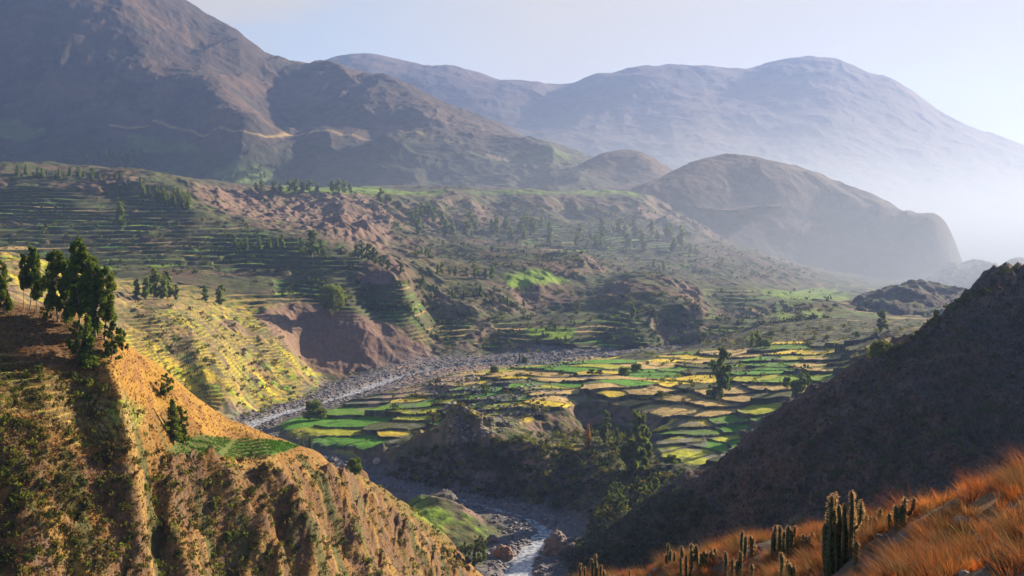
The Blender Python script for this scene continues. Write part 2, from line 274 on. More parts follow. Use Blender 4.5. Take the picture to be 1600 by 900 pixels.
def valley(Xg, D, x, y):
    z = VH(Xg, D); px, py = pixof(x, y, z); z0 = z.copy()
    n1 = fbm(x/60, y/60, 5, 1); n2 = fbm(x/9, y/9, 4, 9)
    fm = poly_mask(px+n1*10, py+n1*2, FIELD_POLY, 3)*(D < 1130)
    # field cells
    wx = x+n1*5+fbm(x/16, y/16, 2, 41)*3; wy = y+fbm(x/45, y/45, 3, 4)*7+n1*2
    best = np.full(x.shape, 1e9); sec = best.copy(); idx = np.zeros(x.shape, int)
    for k in range(len(SX)):
        dd = np.hypot((wx-SX[k])*.62, wy-SY[k]); m = dd < best; sec = np.where(m, best, np.minimum(sec, dd)); idx = np.where(m, k, idx); best = np.where(m, dd, best)
    edge = (sec-best)*.5
    zf = SZ[idx]+(z-SZ[idx])*.5
    wallm = sst(1.0, .2, edge+n2*.35)
    zf = zf+wallm*.5
    rd, rp, rs = seg_dist(x, y, RIV); rz = np.interp(rp, _s, RIVZ)
    fm = fm*sst(18, 26, rd)
    rough = 1-fm
    # erosion on steep ground
    gy = np.gradient(z, axis=0)/np.gradient(D, axis=0); gx = np.gradient(z, axis=1)/np.maximum(np.gradient(x, axis=1), .01); slope = np.hypot(gx, gy); st = sst(.12, .5, slope)
    r = ridged(x/22+n1*.3, y/30, 4, 22)
    zw = z+n1*2.2+n2*.7+st*(r-1)*1.8
    # terraces on the west bank and the slopes beyond the river
    zw_t = zw; h = 3.2; t = (z+n1*1.6)/h; fr = t-np.floor(t); tt = h*(np.floor(t)+sst(.62, 1.0, fr))-n1*1.2
    tm = poly_mask(px, py, [(150,440),(330,420),(560,400),(650,470),(650,505),(540,500),(480,470),(400,478),(300,480),(150,465)], 8)
    tm = np.maximum(tm, poly_mask(px, py, [(640,440),(760,440),(1000,480),(1000,545),(800,530),(640,530)], 8))
    zw = zw*(1-tm)+(tt+n2*.35)*tm
    z = zw*rough+(zf+n2*.12)*fm
    # river bed
    ww = 15+9*np.sin(rp/47.)+fbm(x/25, y/25, 3, 31)*6; wide = np.interp(rp, [0, 100, 160, 250, 450, 540, 620, 740, 850, 1076], [14, 14, 18, 19, 14, 20, 40, 44, 28, 12])
    bed = sst(wide*1.5+8, wide*.55, rd+fbm(x/20, y/20, 3, 33)*6)
    zb = rz+.6+fbm(x/7, y/7, 4, 35)*.8+sst(3, 14, rd)*1.2
    z = z*(1-bed)+zb*bed
    wc = np.interp(rp, [0, 120, 150, 330, 480], [4.5, 4.5, 0, 0, 4.5])+1.5*np.sin(rp/23.)+fbm(x/12, y/12, 2, 37)*2; z = z-sst(wc+3, wc-1, rd)*2.6
    # colours
    c = mix(OLIVE, SCRUB, sst(-.4, .5, fbm(x/14, y/14, 4, 51))); c = mix(c, STRAW, sst(.25, .9, fbm(x/22, y/22, 4, 53))*.7)
    c = mix(c, PINK, st*sst(-.1, .6, fbm(x/18, y/12, 4, 55)+.25))
    c = mix(c, SCRUB, sst(.2, .5, fbm(x/6, y/6, 3, 57))*.6)
    h2 = 2.3; t2 = (z0+n1*2.6)/h2; f2 = t2-np.floor(t2); wt = poly_mask(px, py, [(150,470),(330,480),(430,500),(470,560),(490,610),(400,670),(150,640)], 8)*(1-bed)*sst(-.5, -.1, fbm(x/40, y/40, 3, 141))*sst(22, 34, rd)
    z = z*(1-wt)+(h2*(np.floor(t2)+sst(.6, .98, f2))-n1*2+n2*.3)*wt
    west = poly_mask(px, py, [(-160,380),(60,390),(150,430),(420,470),(500,560),(500,620),(380,680),(150,640),(-160,640)], 10)
    c = mix(c, mix(YEL, STRAW, sst(-.3, .4, fbm(x/30, y/30, 4, 61))), west*sst(-.35, .15, fbm(x/11, y/11, 4, 63))*.9)
    c = mix(c, LGREEN, west*sst(.1, .5, fbm(x/8, y/8, 3, 65))*.8)
    c = mix(c, PINK, west*poly_mask(px, py, [(-160,380),(60,400),(200,450),(420,500),(440,560),(380,600),(300,570),(200,540),(-160,540)], 12)*sst(-.5, .3, n1+n2*.4)*.75)
    c = mix(c, YEL, wt*sst(.62, .5, f2)*sst(-.3, .2, fbm(x/20, y/20, 3, 145))*.6); c = mix(c, OLIVE, wt*sst(.6, .75, f2)*.75)
    tread = tm*sst(.66, .55, fr)
    farg = poly_mask(px, py, [(520,440),(660,440),(760,440),(1000,480),(1000,545),(800,530),(560,505)], 8)
    c = mix(c, GREEN, tread*farg*.75); c = mix(c, TAN, tread*(1-farg)*.5); c = mix(c, SCRUB, tm*sst(.6, .75, fr)*.7)
    cl = poly_mask(px, py, [(395,492),(430,480),(500,476),(560,488),(620,515),(665,545),(700,565),(500,582),(470,565)], 4)
    c = mix(c, PINK, cl*.9)
    jit = (_h(idx, idx*0+3, 9)/4294967296.0-.5)[..., None]
    fc = SCOL[idx]*(1+jit*.35)
    rows = np.sin((wx*np.cos(jit[..., 0]*5)+wy*np.sin(jit[..., 0]*5))*2*math.pi/3.2)
    fc = fc*(1+.12*(rows*(D < 900))[..., None])*(1+.25*fbm(x/7, y/7, 3, 71))[..., None]
    # stony scrubby patches between the fields
    stony = sst(.0, .45, fbm(x/28, y/28, 3, 73)+poly_mask(px, py, [(660,650),(740,600),(840,590),(850,640),(800,668),(700,690)], 14)*.2-poly_mask(px, py, [(960,560),(1300,560),(1250,640),(1050,640),(960,610)], 25)*.6-poly_mask(px, py, [(430,650),(600,640),(590,725),(470,705)], 10)-poly_mask(px, py, [(770,560),(960,552),(1000,570),(780,585)], 10))
    fc = mix(fc, mix(GRAVEL, OLIVE, sst(-.3, .3, n2)), stony*.85)
    fc = mix(fc, WALL, wallm*.8)
    steep = np.abs(np.gradient(z, axis=0)/np.gradient(D, axis=0)); fc = mix(fc, mix(SCRUB, ROCK, sst(-.2, .4, n2)), sst(.25, .6, steep)*.85)
    c = mix(c, fc, fm)
    spit = poly_mask(px, py, [(630,775),(700,780),(770,830),(760,860),(700,850),(640,810)], 8); c = mix(c, LGREEN, spit*sst(-.3, .4, n1+n2*.5)*.7)
    c = mix(c, GRAVEL, bed*(1-spit*.6)*.93)
    sand = poly_mask(px, py, [(620,575),(770,572),(740,600),(640,625),(560,640),(600,610)], 6)*sst(8, 14, rd); c = mix(c, PALE, sand*sst(-.3, .3, n2+n1)*.9)
    return z, np.clip(c, .01, .9)
m_val = ground_mat('valley ground', .35, .5, .3)
V = make_layer('valley_floor', (-150, 1560), 1150, rowsby([(470, 1.5), (700, 1.35), (900, 1.0), (1175, .8)], 760), valley, m_val)

def midfar(Xg, D, x, y):
    z = VH(Xg, D); px, py = pixof(x, y, z)
    n1 = fbm(x/120, y/120, 5, 1); n2 = fbm(x/16, y/16, 4, 9); fade = sst(1175, 1215, D)
    v60 = fbm(x/60, y/60, 5, 1)
    gy = np.gradient(z, axis=0)/np.gradient(D, axis=0); gx = np.gradient(z, axis=1)/np.maximum(np.gradient(x, axis=1), .01); slope = np.hypot(gx, gy); st = sst(.15, .5, slope)
    big = poly_mask(px, py, [(-200,300),(60,288),(200,300),(290,315),(380,358),(460,372),(580,398),(560,425),(440,420),(300,420),(-200,430)], 6)
    mid = poly_mask(px, py, [(430,440),(640,440),(680,500),(1000,480),(1040,560),(640,560),(520,510),(430,470)], 6)
    far = poly_mask(px, py, [(820,345),(960,345),(1100,400),(1080,420),(820,385)], 6)
    lowr = poly_mask(px, py, [(1100,450),(1600,440),(1600,520),(1100,520)], 10)*.6
    tm = np.clip(big+mid+far+lowr, 0, 1)
    tm = tm*sst(-.55, -.25, fbm(x/55, y/55, 4, 91)+big*.22)
    h = np.where(big > .3, 4.6, 3.4); off = fbm(x/150, y/150, 3, 93)*3.0+fbm(x/30, y/30, 2, 94)*.5+perlin(np.floor(x/46+perlin(x/200, y/200, 5)*2)*7.3, 0*x, 96)*2.2
    t = (z+off)/h; fr = t-np.floor(t); _rw = .55+.2*fbm(x/40, y/40, 2, 97); tt = h*(np.floor(t)+sst(_rw, 1.0, fr))-off*.8
    r = ridged(x/60+n1*.3, y/80, 5, 22)
    scar = poly_mask(px, py, [(300,290),(420,300),(560,300),(620,340),(600,400),(480,360),(400,350)], 10)
    zw = z+(n1*6+n2*1.5)*sst(1160, 1300, D)+v60*2.2*(1-fade)+(st*(r-1)*8+scar*(ridged(x/26, y/60, 4, 99)-1)*4)*fade
    z = zw*(1-tm)+(tt+n2*.4)*tm
    c = mix(OLIVE, SCRUB, sst(-.4, .5, fbm(x/24, y/24, 4, 51))); c = mix(c, SOIL, sst(-.2, .6, fbm(x/90, y/90, 4, 53))*.8)
    c = mix(c, PINK, st*sst(-.3, .5, fbm(x/38, y/32, 4, 55)+.1)*.8); c = mix(c, PINK, scar*sst(-.5, .2, n2+.1)*.9)
    tread = tm*sst(.62, .5, fr); cell = _h(np.floor(t).astype(int), np.floor(x/46+perlin(x/200, y/200, 5)*2).astype(int), 4)/4294967296.0
    tc = np.array([GREEN, (.095, .15, .022), (.09, .13, .025), LGREEN, OLIVE, TAN])[np.clip((cell*(5.4+.6)).astype(int), 0, 5)]
    tc = tc*(1-.1*(big[..., None] > .5)); c = c*(1-tread[..., None]*.85)+tc*tread[..., None]*.85
    c = mix(c, SCRUB, tm*sst(.55, .7, fr)*.75)
    plat = poly_mask(px, py, [(440,292),(700,297),(1100,302),(1100,312),(700,308),(440,302)], 2)*sst(.25, .08, slope); c = mix(c, LGREEN, plat*.7)
    for P in ([(790,432),(850,426),(890,438),(860,448),(790,446)], [(1190,455),(1280,448),(1330,465),(1240,470)], [(820,512),(900,512),(890,530),(830,526)]):
        c = mix(c, LGREEN, poly_mask(px+n1*6, py, P, 4)*.8)
    c = mix(c, STRAW, poly_mask(px, py, [(640,400),(760,420),(700,440)], 12)*.3)
    return z, np.clip(c, .01, .9)
M = make_layer('valley_terraces', (-150, 1750), 1150, rowsby([(1175, 1.3), (1500, 1.1), (1900, .8), (2700, .35)], 760), midfar, m_val)

# ------------------------------------------------------------------ left hill
LHP = [
 (-150,452,287),(0,470,287),(50,481,286),(100,490,284),(150,505,284),(200,545,290),(260,590,312),(320,634,338),(380,664,365),(430,685,385),(470,700,388),(500,710,392),(560,745,430),(600,762,455),(650,800,470),(700,842,480),(725,872,485),(760,905,490),
 (-150,575,250),(0,562,254),(60,568,254),(130,575,261),(200,590,273),
 (-150,640,234),(0,632,236),(80,665,242),(120,690,247),(200,700,254),(200,640,262),(260,712,280),(270,690,289),(260,655,297),(350,718,306),(350,693,322),(430,712,336),(430,696,352),(350,665,340),
 (480,720,370),(540,770,388),
 (-150,905,215),(0,905,218),(120,905,234),(250,905,262),(350,905,282),(450,905,305),(550,905,348),(640,905,405),(700,905,455),
 (-150,800,221),(0,800,224),(120,800,239),(200,800,250),(260,800,270),(350,800,294),(450,800,321),(550,820,366),(620,840,424),
 (-150,1100,170),(200,1150,190),(500,1150,250),(750,1000,420),(-150,1500,150),(300,1500,155),(600,1400,200),
 (-150,600,420),(0,620,420),(200,700,430),(400,800,470),(500,790,500),(600,850,520),(700,900,560),(850,930,480)]
LH_R = RBF(LHP, eps=0.05)
EXTRA = {}
def lefthill(Xg, D, x, y):
    z = LH_R(Xg, D); px, py = pixof(x, y, z); py0 = py
    n1 = fbm(x/28, y/28, 5, 101); n2 = fbm(x/4, y/4, 4, 109)
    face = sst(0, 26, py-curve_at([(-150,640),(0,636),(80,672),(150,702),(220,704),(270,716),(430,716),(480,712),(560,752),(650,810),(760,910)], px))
    # spurs and gullies that run down the face towards the right
    a = x*.80+y*.60; b = -x*.60+y*.80
    g = ridged((x*.93-z*.55)/24.+n1*.3, (y+z)/120., 4, 113, .45)
    z = z+n1*1.1*(1-face*.3)+face*((g-.95)*2.4+fbm(x/9, z/9, 4, 117)*2.0+(ridged(x/7, z/6, 3, 119)-1)*.9)+n2*(.12+.35*face)
    def spur(P, w, A): 
        dd, tp, sd = seg_dist(px+fbm(x/14, y/14, 3, 131)*9, py0, P); return A*np.exp(-(dd/w)**2)*face*sst(5, 70, py0-710+np.clip(200-px, 0, 90)*.3)*(1+.6*fbm(x/11, z/9, 3, 133))
    z = z+spur([(290,745),(350,800),(420,880),(440,930)], 16, 8)+spur([(400,735),(450,790),(500,880)], 14, 8)+spur([(500,730),(590,810),(680,900)], 20, 8)+spur([(50,800),(90,830),(125,900)], 26, 5.5)+spur([(215,770),(260,830),(300,920)], 14, 3.5)+spur([(150,720),(200,800),(220,860)], 18, 3)
    z = z-spur([(230,735),(250,780),(240,860)], 17, 8)-spur([(350,745),(400,800),(460,890)], 13, 7)-spur([(455,725),(500,780),(570,870),(600,920)], 19, 10)-spur([(0,720),(40,780),(0,850)], 30, 3)-spur([(300,800),(350,880)], 10, 2)
    top = poly_mask(px, py0, [(-150,560),(0,552),(80,575),(160,610),(230,640),(200,690),(120,690),(60,655),(0,625),(-150,625)], 8)
    h = 1.45; t = (z+n1*.3)/h; fr = t-np.floor(t); z = z*(1-top)+(h*(np.floor(t)+sst(.6, .95, fr))-n1*.4+n2*.15)*top
    EXTRA['riser'] = top*sst(.5, .7, fr)
    shelf = poly_mask(px, py0, [(262,712),(275,688),(330,682),(440,690),(470,697),(440,708),(350,716)], 3)
    zs = at(350, 700, 330)[2]
    bank = sst(-.6, .4, n1)
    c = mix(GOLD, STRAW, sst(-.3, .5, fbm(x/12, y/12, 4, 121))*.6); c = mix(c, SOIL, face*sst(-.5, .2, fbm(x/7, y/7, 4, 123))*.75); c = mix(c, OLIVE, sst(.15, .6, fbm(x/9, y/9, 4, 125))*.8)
    c = mix(c, SOIL_SHADE, poly_mask(px, py0, [(-150,450),(0,470),(100,488),(170,515),(230,560),(200,590),(100,575),(-150,560)], 6)*.7)  # bank under the knoll trees: soil darkened, their shade put into the colour
    c = mix(c, TAN, top*sst(.6, .4, fr)*.75); c = mix(c, LGREEN, top*sst(.55, .35, fr)*sst(.0, .4, fbm(x/10, y/10, 3, 127))*.8); c = mix(c, SCRUB, top*sst(.55, .75, fr)*.7)
    slope = poly_mask(px, py0, [(175,505),(215,540),(330,625),(440,684),(400,690),(300,680),(200,620),(150,560)], 8); c = mix(c, mix((.34, .19, .03), (.24, .12, .035), sst(-.2, .4, fbm(x/3+z/2, y/14, 4, 143))), slope*.8)
    rows = .5+.5*np.sin((x*.8+y*.5)*2*math.pi/1.5); c = mix(c, mix((.05, .12, .012), (.13, .10, .04), rows*sst(440, 400, px)), shelf)
    c = mix(c, OLIVE, poly_mask(px, py0, [(560,745),(640,780),(760,830),(780,880),(700,850),(640,810)], 8)*.5)
    c = mix(c, LGREEN, poly_mask(px, py0, [(640,785),(700,790),(740,825),(700,835),(650,805)], 6)*.8)
    c = mix(c, ROCK, face*sst(.15, .6, ridged(x/8, y/8, 3, 129)-1.1)*.5)
    return z, np.clip(c, .01, .9)
m_lh = ground_mat('dry grass hillside', .9, .8, .45)
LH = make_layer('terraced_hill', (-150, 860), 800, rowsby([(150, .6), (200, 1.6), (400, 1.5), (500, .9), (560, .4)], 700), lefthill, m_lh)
# ------------------------------------------------------------------ right hill
RHP = [(1760,350,440),(1600,412,440),(1560,426,435),(1540,436,433),(1510,466,428),(1480,496,425),(1455,516,424),(1420,531,424),(1380,556,424),(1340,581,426),(1290,611,432),(1240,637,444),(1190,667,462),(1150,702,480),(1110,732,498),(1070,748,512),(1040,762,522),(1000,790,540),(960,815,548),(900,840,556),(860,858,560),
 (1760,640,320),(1600,700,325),(1500,720,325),(1400,760,328),(1300,820,335),(1200,860,355),(1100,885,390),(1040,895,425),(960,905,465),(880,905,500),
 (1600,540,385),(1500,580,375),(1400,640,375),(1300,700,380),(1200,755,405),(1120,805,440),(1050,820,475),
 (1760,1000,220),(1400,1000,240),(1100,1050,300),(880,1000,400),
 (1760,560,640),(1600,600,640),(1450,640,600),(1340,680,600),(1200,740,600),(1100,790,610),(1000,830,610),(880,880,600),(1760,700,780),(1400,740,780),(1100,800,700)]
RH_R = RBF(RHP, eps=0.05)
def righthill(Xg, D, x, y):
    z = RH_R(Xg, D); px, py = pixof(x, y, z)
    n1 = fbm(x/45, y/45, 5, 301); n2 = fbm(x/5, y/5, 4, 309); r = ridged((x+z*.9)/26+n1*.2, y/60, 4, 311)
    rk = poly_mask(px, py, [(1500,480),(1540,430),(1600,400),(1760,340),(1760,520),(1600,500)], 25)
    z = z+n1*2+n2*.45+(r-1)*2.6+rk*(ridged(x/9, y/9, 4, 315)-1)*3.2
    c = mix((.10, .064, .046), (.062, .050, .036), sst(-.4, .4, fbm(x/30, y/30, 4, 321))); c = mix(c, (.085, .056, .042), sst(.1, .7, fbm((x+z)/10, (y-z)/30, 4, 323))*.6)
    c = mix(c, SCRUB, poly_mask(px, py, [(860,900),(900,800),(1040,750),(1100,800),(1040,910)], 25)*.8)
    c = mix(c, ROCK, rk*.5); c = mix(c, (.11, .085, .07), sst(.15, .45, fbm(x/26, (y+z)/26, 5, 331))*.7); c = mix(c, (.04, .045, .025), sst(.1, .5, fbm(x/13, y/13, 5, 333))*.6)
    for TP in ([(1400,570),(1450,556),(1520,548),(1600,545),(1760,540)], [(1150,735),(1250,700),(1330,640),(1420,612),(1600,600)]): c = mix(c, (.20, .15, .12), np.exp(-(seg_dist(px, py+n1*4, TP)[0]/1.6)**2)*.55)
    z = z+(ridged(x/13+n1*.4, (y+z)/24, 4, 335)-1)*.9
    c = mix(c, ROCK, poly_mask(px, py, [(1210,835),(1240,815),(1290,820),(1290,850),(1220,860)], 8)*.8)
    return z, np.clip(c, .01, .9)
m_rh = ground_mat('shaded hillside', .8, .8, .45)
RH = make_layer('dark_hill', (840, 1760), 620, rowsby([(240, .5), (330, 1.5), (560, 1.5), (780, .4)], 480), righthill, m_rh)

# ------------------------------------------------------------------ foreground slope
FGP = [(900,912,84),(960,905,80),(1040,884,74),(1100,872,70),(1160,862,66),(1220,850,62),(1280,842,58),(1340,830,53),(1400,812,48),(1450,793,43),(1500,785,38),(1550,768,34),(1600,752,31),(1760,715,26),
 (1000,960,58),(1150,930,48),(1300,900,40),(1400,880,34),(1500,850,29),(1600,820,24),(1760,780,20),
 (1200,1050,26),(1400,1000,20),(1600,950,16),(1760,900,14),(1500,2200,8),(1760,2000,7),
 (2300,440,30),(2300,620,16),(2300,2000,7),(2300,620,100),(840,1600,40),(1000,1900,25),(840,3200,8),(1100,3000,8),(1300,2800,8),(840,1150,70),(840,940,100),
 (900,1010,100),(1100,980,92),(1300,950,80),(1500,900,62),(1600,880,54),(1760,850,50),(1000,1150,120),(1400,1150,110),(1760,1050,100)]
FG_R = RBF(FGP, eps=0.05)
def foreslope(Xg, D, x, y):
    z = FG_R(Xg, D); n1 = fbm(x/9, y/9, 5, 401); n2 = fbm(x/1.2, y/1.2, 4, 409); z = z+n1*.55+n2*.10
    c = mix((.24, .13, .06), (.14, .10, .07), sst(-.3, .4, n1)); c = mix(c, (.20, .17, .14), sst(.1, .5, fbm(x/3, y/3, 4, 411))*.7); return z, c
m_fg = ground_mat('foreground soil', 5.0, .7, .4)
FGL = make_layer('foreground_slope', (840, 2300), 660, rowsby([(8, 2.5), (40, 2), (80, 1), (120, .6)], 320), foreslope, m_fg)

# ------------------------------------------------------------------ hills and mountains
def simple_layer(name, pts, pxr, ncol, rows, amp, sc, cols, mat, seed, eps=.5, gul=1.0, extra=None):
    rb = RBF(pts, eps=eps)
    def fn(Xg, D, x, y):
        z = rb(Xg, D); px, py = pixof(x, y, z); n1 = fbm(x/sc, y/sc, 6, seed); n2 = fbm(x/(sc/9), y/(sc/9), 4, seed+3)
        r = ridged((x-z*.5)/(sc*.8)+n1*.35, (y+z*.6)/(sc*1.9), 6, seed+5)
        z = z+amp*(n1*.5+n2*.09+gul*(r-1.15)*.8+(ridged(x/(sc*.22), y/(sc*.5), 4, seed+11)-1)*.16)
        c = mix(cols[0], cols[1], sst(-.4, .5, fbm(x/sc*1.5, y/sc*1.5, 5, seed+7))); c = mix(c, cols[2], sst(.0, .7, fbm(x/sc*4, y/sc*4, 5, seed+9))*.8)
        if extra: z, c = extra(z, c, px, py, x, y, n1, n2)
        return z, np.clip(c, .01, .9)
    return make_layer(name, pxr, ncol, rows, fn, mat)
m_mt = ground_mat('mountain slope', .03, .5, .3)
BROWN = (.075, .054, .045); DRY = (.115, .076, .052); DARKV = (.036, .036, .028)
simple_layer('small_hill', [(620,315,2950),(720,296,2950),(800,290,2950),(850,285,2950),(900,262,3000),(935,246,3020),(975,241,3030),(1005,245,3020),(1050,270,3000),(1100,290,3000),(1200,300,3050),
  (620,330,2500),(900,312,2550),(1100,320,2550),(930,290,2750),(1000,290,2750),(800,305,2700),(640,340,3500),(850,340,3500),(1000,330,3500),(1200,340,3500),(975,275,2900)],
  (600, 1220), 420, np.linspace(2450, 3500, 260), 6, 200, [BROWN, DRY, DARKV], m_mt, 501)
def terr_road(z, c, px, py, x, y, n1, n2):
    return z, c
D2 = simple_layer('round_hill', [(940,312,2450),(1000,304,2500),(1040,288,2560),(1080,268,2620),(1120,258,2660),(1180,256,2680),(1230,260,2680),(1280,280,2660),(1330,300,2620),(1380,316,2560),(1430,338,2560),(1480,360,2540),(1496,385,2500),(1508,425,2480),(1560,460,2400),
  (940,350,2250),(1050,350,2390),(1150,360,2400),(1250,380,2400),(1320,400,2380),(1400,430,2330),(1460,450,2300),(1100,410,2280),(1250,440,2260),(1350,460,2200),(1480,475,2180),
  (1150,305,2540),(1250,315,2530),
  (900,400,2000),(940,400,3100),(1100,340,3200),(1250,350,3200),(1400,400,3200),(1560,470,3000),(1650,470,2400),(1650,480,2000)],
  (920, 1640), 560, np.linspace(1950, 3200, 340), 8, 240, [BROWN, DRY, DARKV], m_mt, 521, eps=.7)
D3 = simple_layer('low_ridge', [(1270,520,1260),(1300,498,1330),(1340,472,1400),(1390,456,1430),(1440,445,1450),(1480,452,1450),(1520,455,1450),(1600,450,1470),(1700,440,1500),
  (1260,560,1150),(1350,540,1150),(1450,530,1150),(1600,520,1150),(1700,510,1150),(1260,560,1800),(1400,510,1800),(1550,500,1800),(1700,500,1800),(1440,490,1300)],
  (1270, 1700), 320, np.linspace(1150, 1800, 220), 10, 90, [BROWN, OLIVE, DARKV], m_mt, 541)
D4 = simple_layer('valley_hillock', [(1380,450,2250),(1420,436,2300),(1460,418,2350),(1500,409,2380),(1540,411,2380),(1580,425,2380),(1700,430,2380),(1380,470,2000),(1500,455,2050),(1700,450,2050),(1380,480,2900),(1500,460,2900),(1700,470,2900)],
  (1360, 1700), 220, np.linspace(2000, 2900, 160), 12, 120, [BROWN, OLIVE, DARKV], m_mt, 551)
def lm_extra(z, c, px, py, x, y, n1, n2):
    road = np.exp(-((py-curve_at([(-200,190),(180,194),(250,198),(330,203),(420,207),(550,213),(650,216),(720,222)], px)-n1*2)/1.6)**2)*((px > 170) & (px < 730))
    c = mix(c, TAN, road*.7)
    c = mix(c, SCRUB, sst(195, 260, py+n1*14)*.8)
    for P in ([(200,215),(300,220),(310,235),(200,232)], [(-100,182),(20,184),(70,200),(60,215),(-100,210)], [(830,236),(900,240),(890,250),(820,246)], [(700,235),(830,240),(760,246)], [(330,262),(410,258),(450,280),(420,295),(350,290)]):
        c = mix(c, LGREEN, poly_mask(px+n1*12, py+n2*3, P, 6)*.28)
    c = mix(c, PALE, poly_mask(px, py, [(755,233),(790,237),(795,243),(762,238)], 3)*.9)
    return z, c
MT = simple_layer('mountain', [(-200,-60,3900),(0,-30,3900),(120,-22,3930),(200,-8,4020),(270,7,4200),(300,18,4250),(330,33,4250),(370,48,4250),(385,58,4260),(418,82,4300),(460,96,4350),(500,100,4250),(520,103,4200),(560,118,4100),(600,130,4000),(640,145,3900),(700,170,3800),(760,192,3700),(830,212,3600),(900,236,3500),(960,262,3400),
  (-200,268,3250),(0,262,3250),(150,264,3200),(300,270,3100),(420,280,3050),(550,285,3050),(700,282,2980),(800,280,2950),(900,270,2950),(1000,290,3000),
  (-200,290,2600),(100,285,2650),(400,300,2650),(700,305,2650),(950,310,2650),
  (-200,120,3580),(0,120,3580),(150,120,3620),(250,90,3800),(300,60,4050),(310,110,3700),(350,150,3450),(385,192,3220),(420,205,3250),(330,195,3300),(200,200,3380),(0,205,3420),
  (420,130,3950),(450,160,3800),(430,190,3500),(500,150,3820),(560,180,3600),(620,200,3450),(660,180,3600),(700,215,3330),(780,225,3250),(860,240,3200),(500,220,3300),(600,240,3200),
  (-200,40,5000),(200,60,5200),(400,130,5600),(600,180,5400),(800,240,5200),(1000,300,5000)],
  (-200, 1010), 860, rowsby([(2600, .6), (3000, 1.2), (4300, 1.2), (5500, .3)], 520), 34, 480, [(.055, .041, .036), (.10, .066, .044), (.028, .030, .024)], m_mt, 561, gul=.6, extra=lm_extra)
FM = simple_layer('far_mountain', [(380,110,7600),(480,100,7600),(530,93,7600),(570,89,7600),(620,97,7600),(680,105,7600),(740,115,7600),(780,122,7600),(820,127,7600),(850,133,7550),(884,138,7500),(905,128,7500),(940,117,7500),(1000,104,7500),(1060,105,7500),(1110,108,7500),(1160,114,7450),(1190,110,7400),(1210,103,7400),(1240,97,7400),(1270,96,7400),(1310,104,7350),(1350,121,7300),(1400,137,7250),(1450,168,7200),(1500,192,7200),(1560,214,7100),(1600,226,7100),(1760,290,7000),
  (400,260,5600),(600,260,5600),(800,262,5500),(1000,268,5400),(1200,290,5200),(1400,340,5000),(1600,400,4800),(1760,430,4700),
  (880,180,6700),(1000,180,6600),(1050,215,5900),(960,200,6300),(1200,180,6500),(1270,110,7200),(1350,200,6300),(1290,170,6500),(1400,220,6200),(1450,260,5800),(1500,300,5500),(1550,270,5900),(1600,310,5500),(700,180,6700),(600,150,7000),
  (400,320,4800),(900,320,4600),(1400,400,4300),(1760,450,4100),
  (400,180,9000),(900,200,9000),(1300,170,9000),(1760,340,8800)],
  (380, 1780), 820, rowsby([(4200, .5), (5200, 1), (7600, 1), (9000, .3)], 400), 40, 900, [BROWN, DRY, DARKV], m_mt, 581, gul=.5)
base = struct(mesh_obj('ground', np.array([(-9000, -600, -40), (9000, -600, -40), (9000, 12000, -40), (-9000, 12000, -40)], float), np.array([[0, 1, 2, 3]]), plain_mat('plain earth', (.14, .11, .07), .95, .3, .02)))
# ------------------------------------------------------------------ haze
def box_obj(name, lo, hi):
    V = np.array([(x, y, z) for x in (lo[0], hi[0]) for y in (lo[1], hi[1]) for z in (lo[2], hi[2])], float)
    Q = np.array([(0, 1, 3, 2), (4, 6, 7, 5), (0, 4, 5, 1), (2, 3, 7, 6), (0, 2, 6, 4), (1, 5, 7, 3)]); return V, Q
hv, hq = box_obj('haze', (-9500, -1000, -41), (9500, 12500, 1350))
hm = bpy.data.materials.new('haze air'); hm.use_nodes = True; ht = hm.node_tree; ht.nodes.clear()
ho = N(ht, 'ShaderNodeOutputMaterial'); pv = N(ht, 'ShaderNodeVolumePrincipled'); pv.inputs['Density'].default_value = 0.00006; pv.inputs['Anisotropy'].default_value = 0.36
pv.inputs['Color'].default_value = (.31, .46, .90, 1); L(ht, pv.outputs[0], ho.inputs['Volume'])
def ellipsoid(c, r, n=40, m=20):
    th = np.linspace(0, 2*math.pi, n, endpoint=False); ph = np.linspace(.02, math.pi-.02, m); V = np.array([(c[0]+r[0]*math.sin(p)*math.cos(t), c[1]+r[1]*math.sin(p)*math.sin(t), c[2]+r[2]*math.cos(p)) for p in ph for t in th]); i = np.arange(m*n).reshape(m, n)
    Q = [(i[a, b], i[a+1, b], i[a+1, (b+1) % n], i[a, (b+1) % n]) for a in range(m-1) for b in range(n)]; T = len(V); V = np.vstack([V, [(c[0], c[1], c[2]+r[2]), (c[0], c[1], c[2]-r[2])]])
    Q += [(T, i[0, b], i[0, (b+1) % n], T) for b in range(0)]
    me = bpy.data.meshes.new('mist'); F_ = [tuple(int(k) for k in q) for q in Q]+[(T, int(i[0, b]), int(i[0, (b+1) % n])) for b in range(n)]+[(T+1, int(i[-1, (b+1) % n]), int(i[-1, b])) for b in range(n)]
    me.from_pydata([tuple(v) for v in V], [], F_); me.update(); return me
mm = hm.copy(); mm.name = 'mist air'; pm = [k for k in mm.node_tree.nodes if k.type == 'PRINCIPLED_VOLUME'][0]; pm.inputs['Density'].default_value = .000028; pm.inputs['Color'].default_value = (.47, .55, .70, 1)
ml = mm.node_tree; mco = N(ml, 'ShaderNodeNewGeometry'); ms = N(ml, 'ShaderNodeSeparateXYZ'); L(ml, mco.outputs['Position'], ms.inputs[0])
def mr_(out, a, b):
    q = N(ml, 'ShaderNodeMapRange', interpolation_type='SMOOTHSTEP'); q.inputs[1].default_value = a; q.inputs[2].default_value = b; L(ml, out, q.inputs[0]); return q.outputs[0]
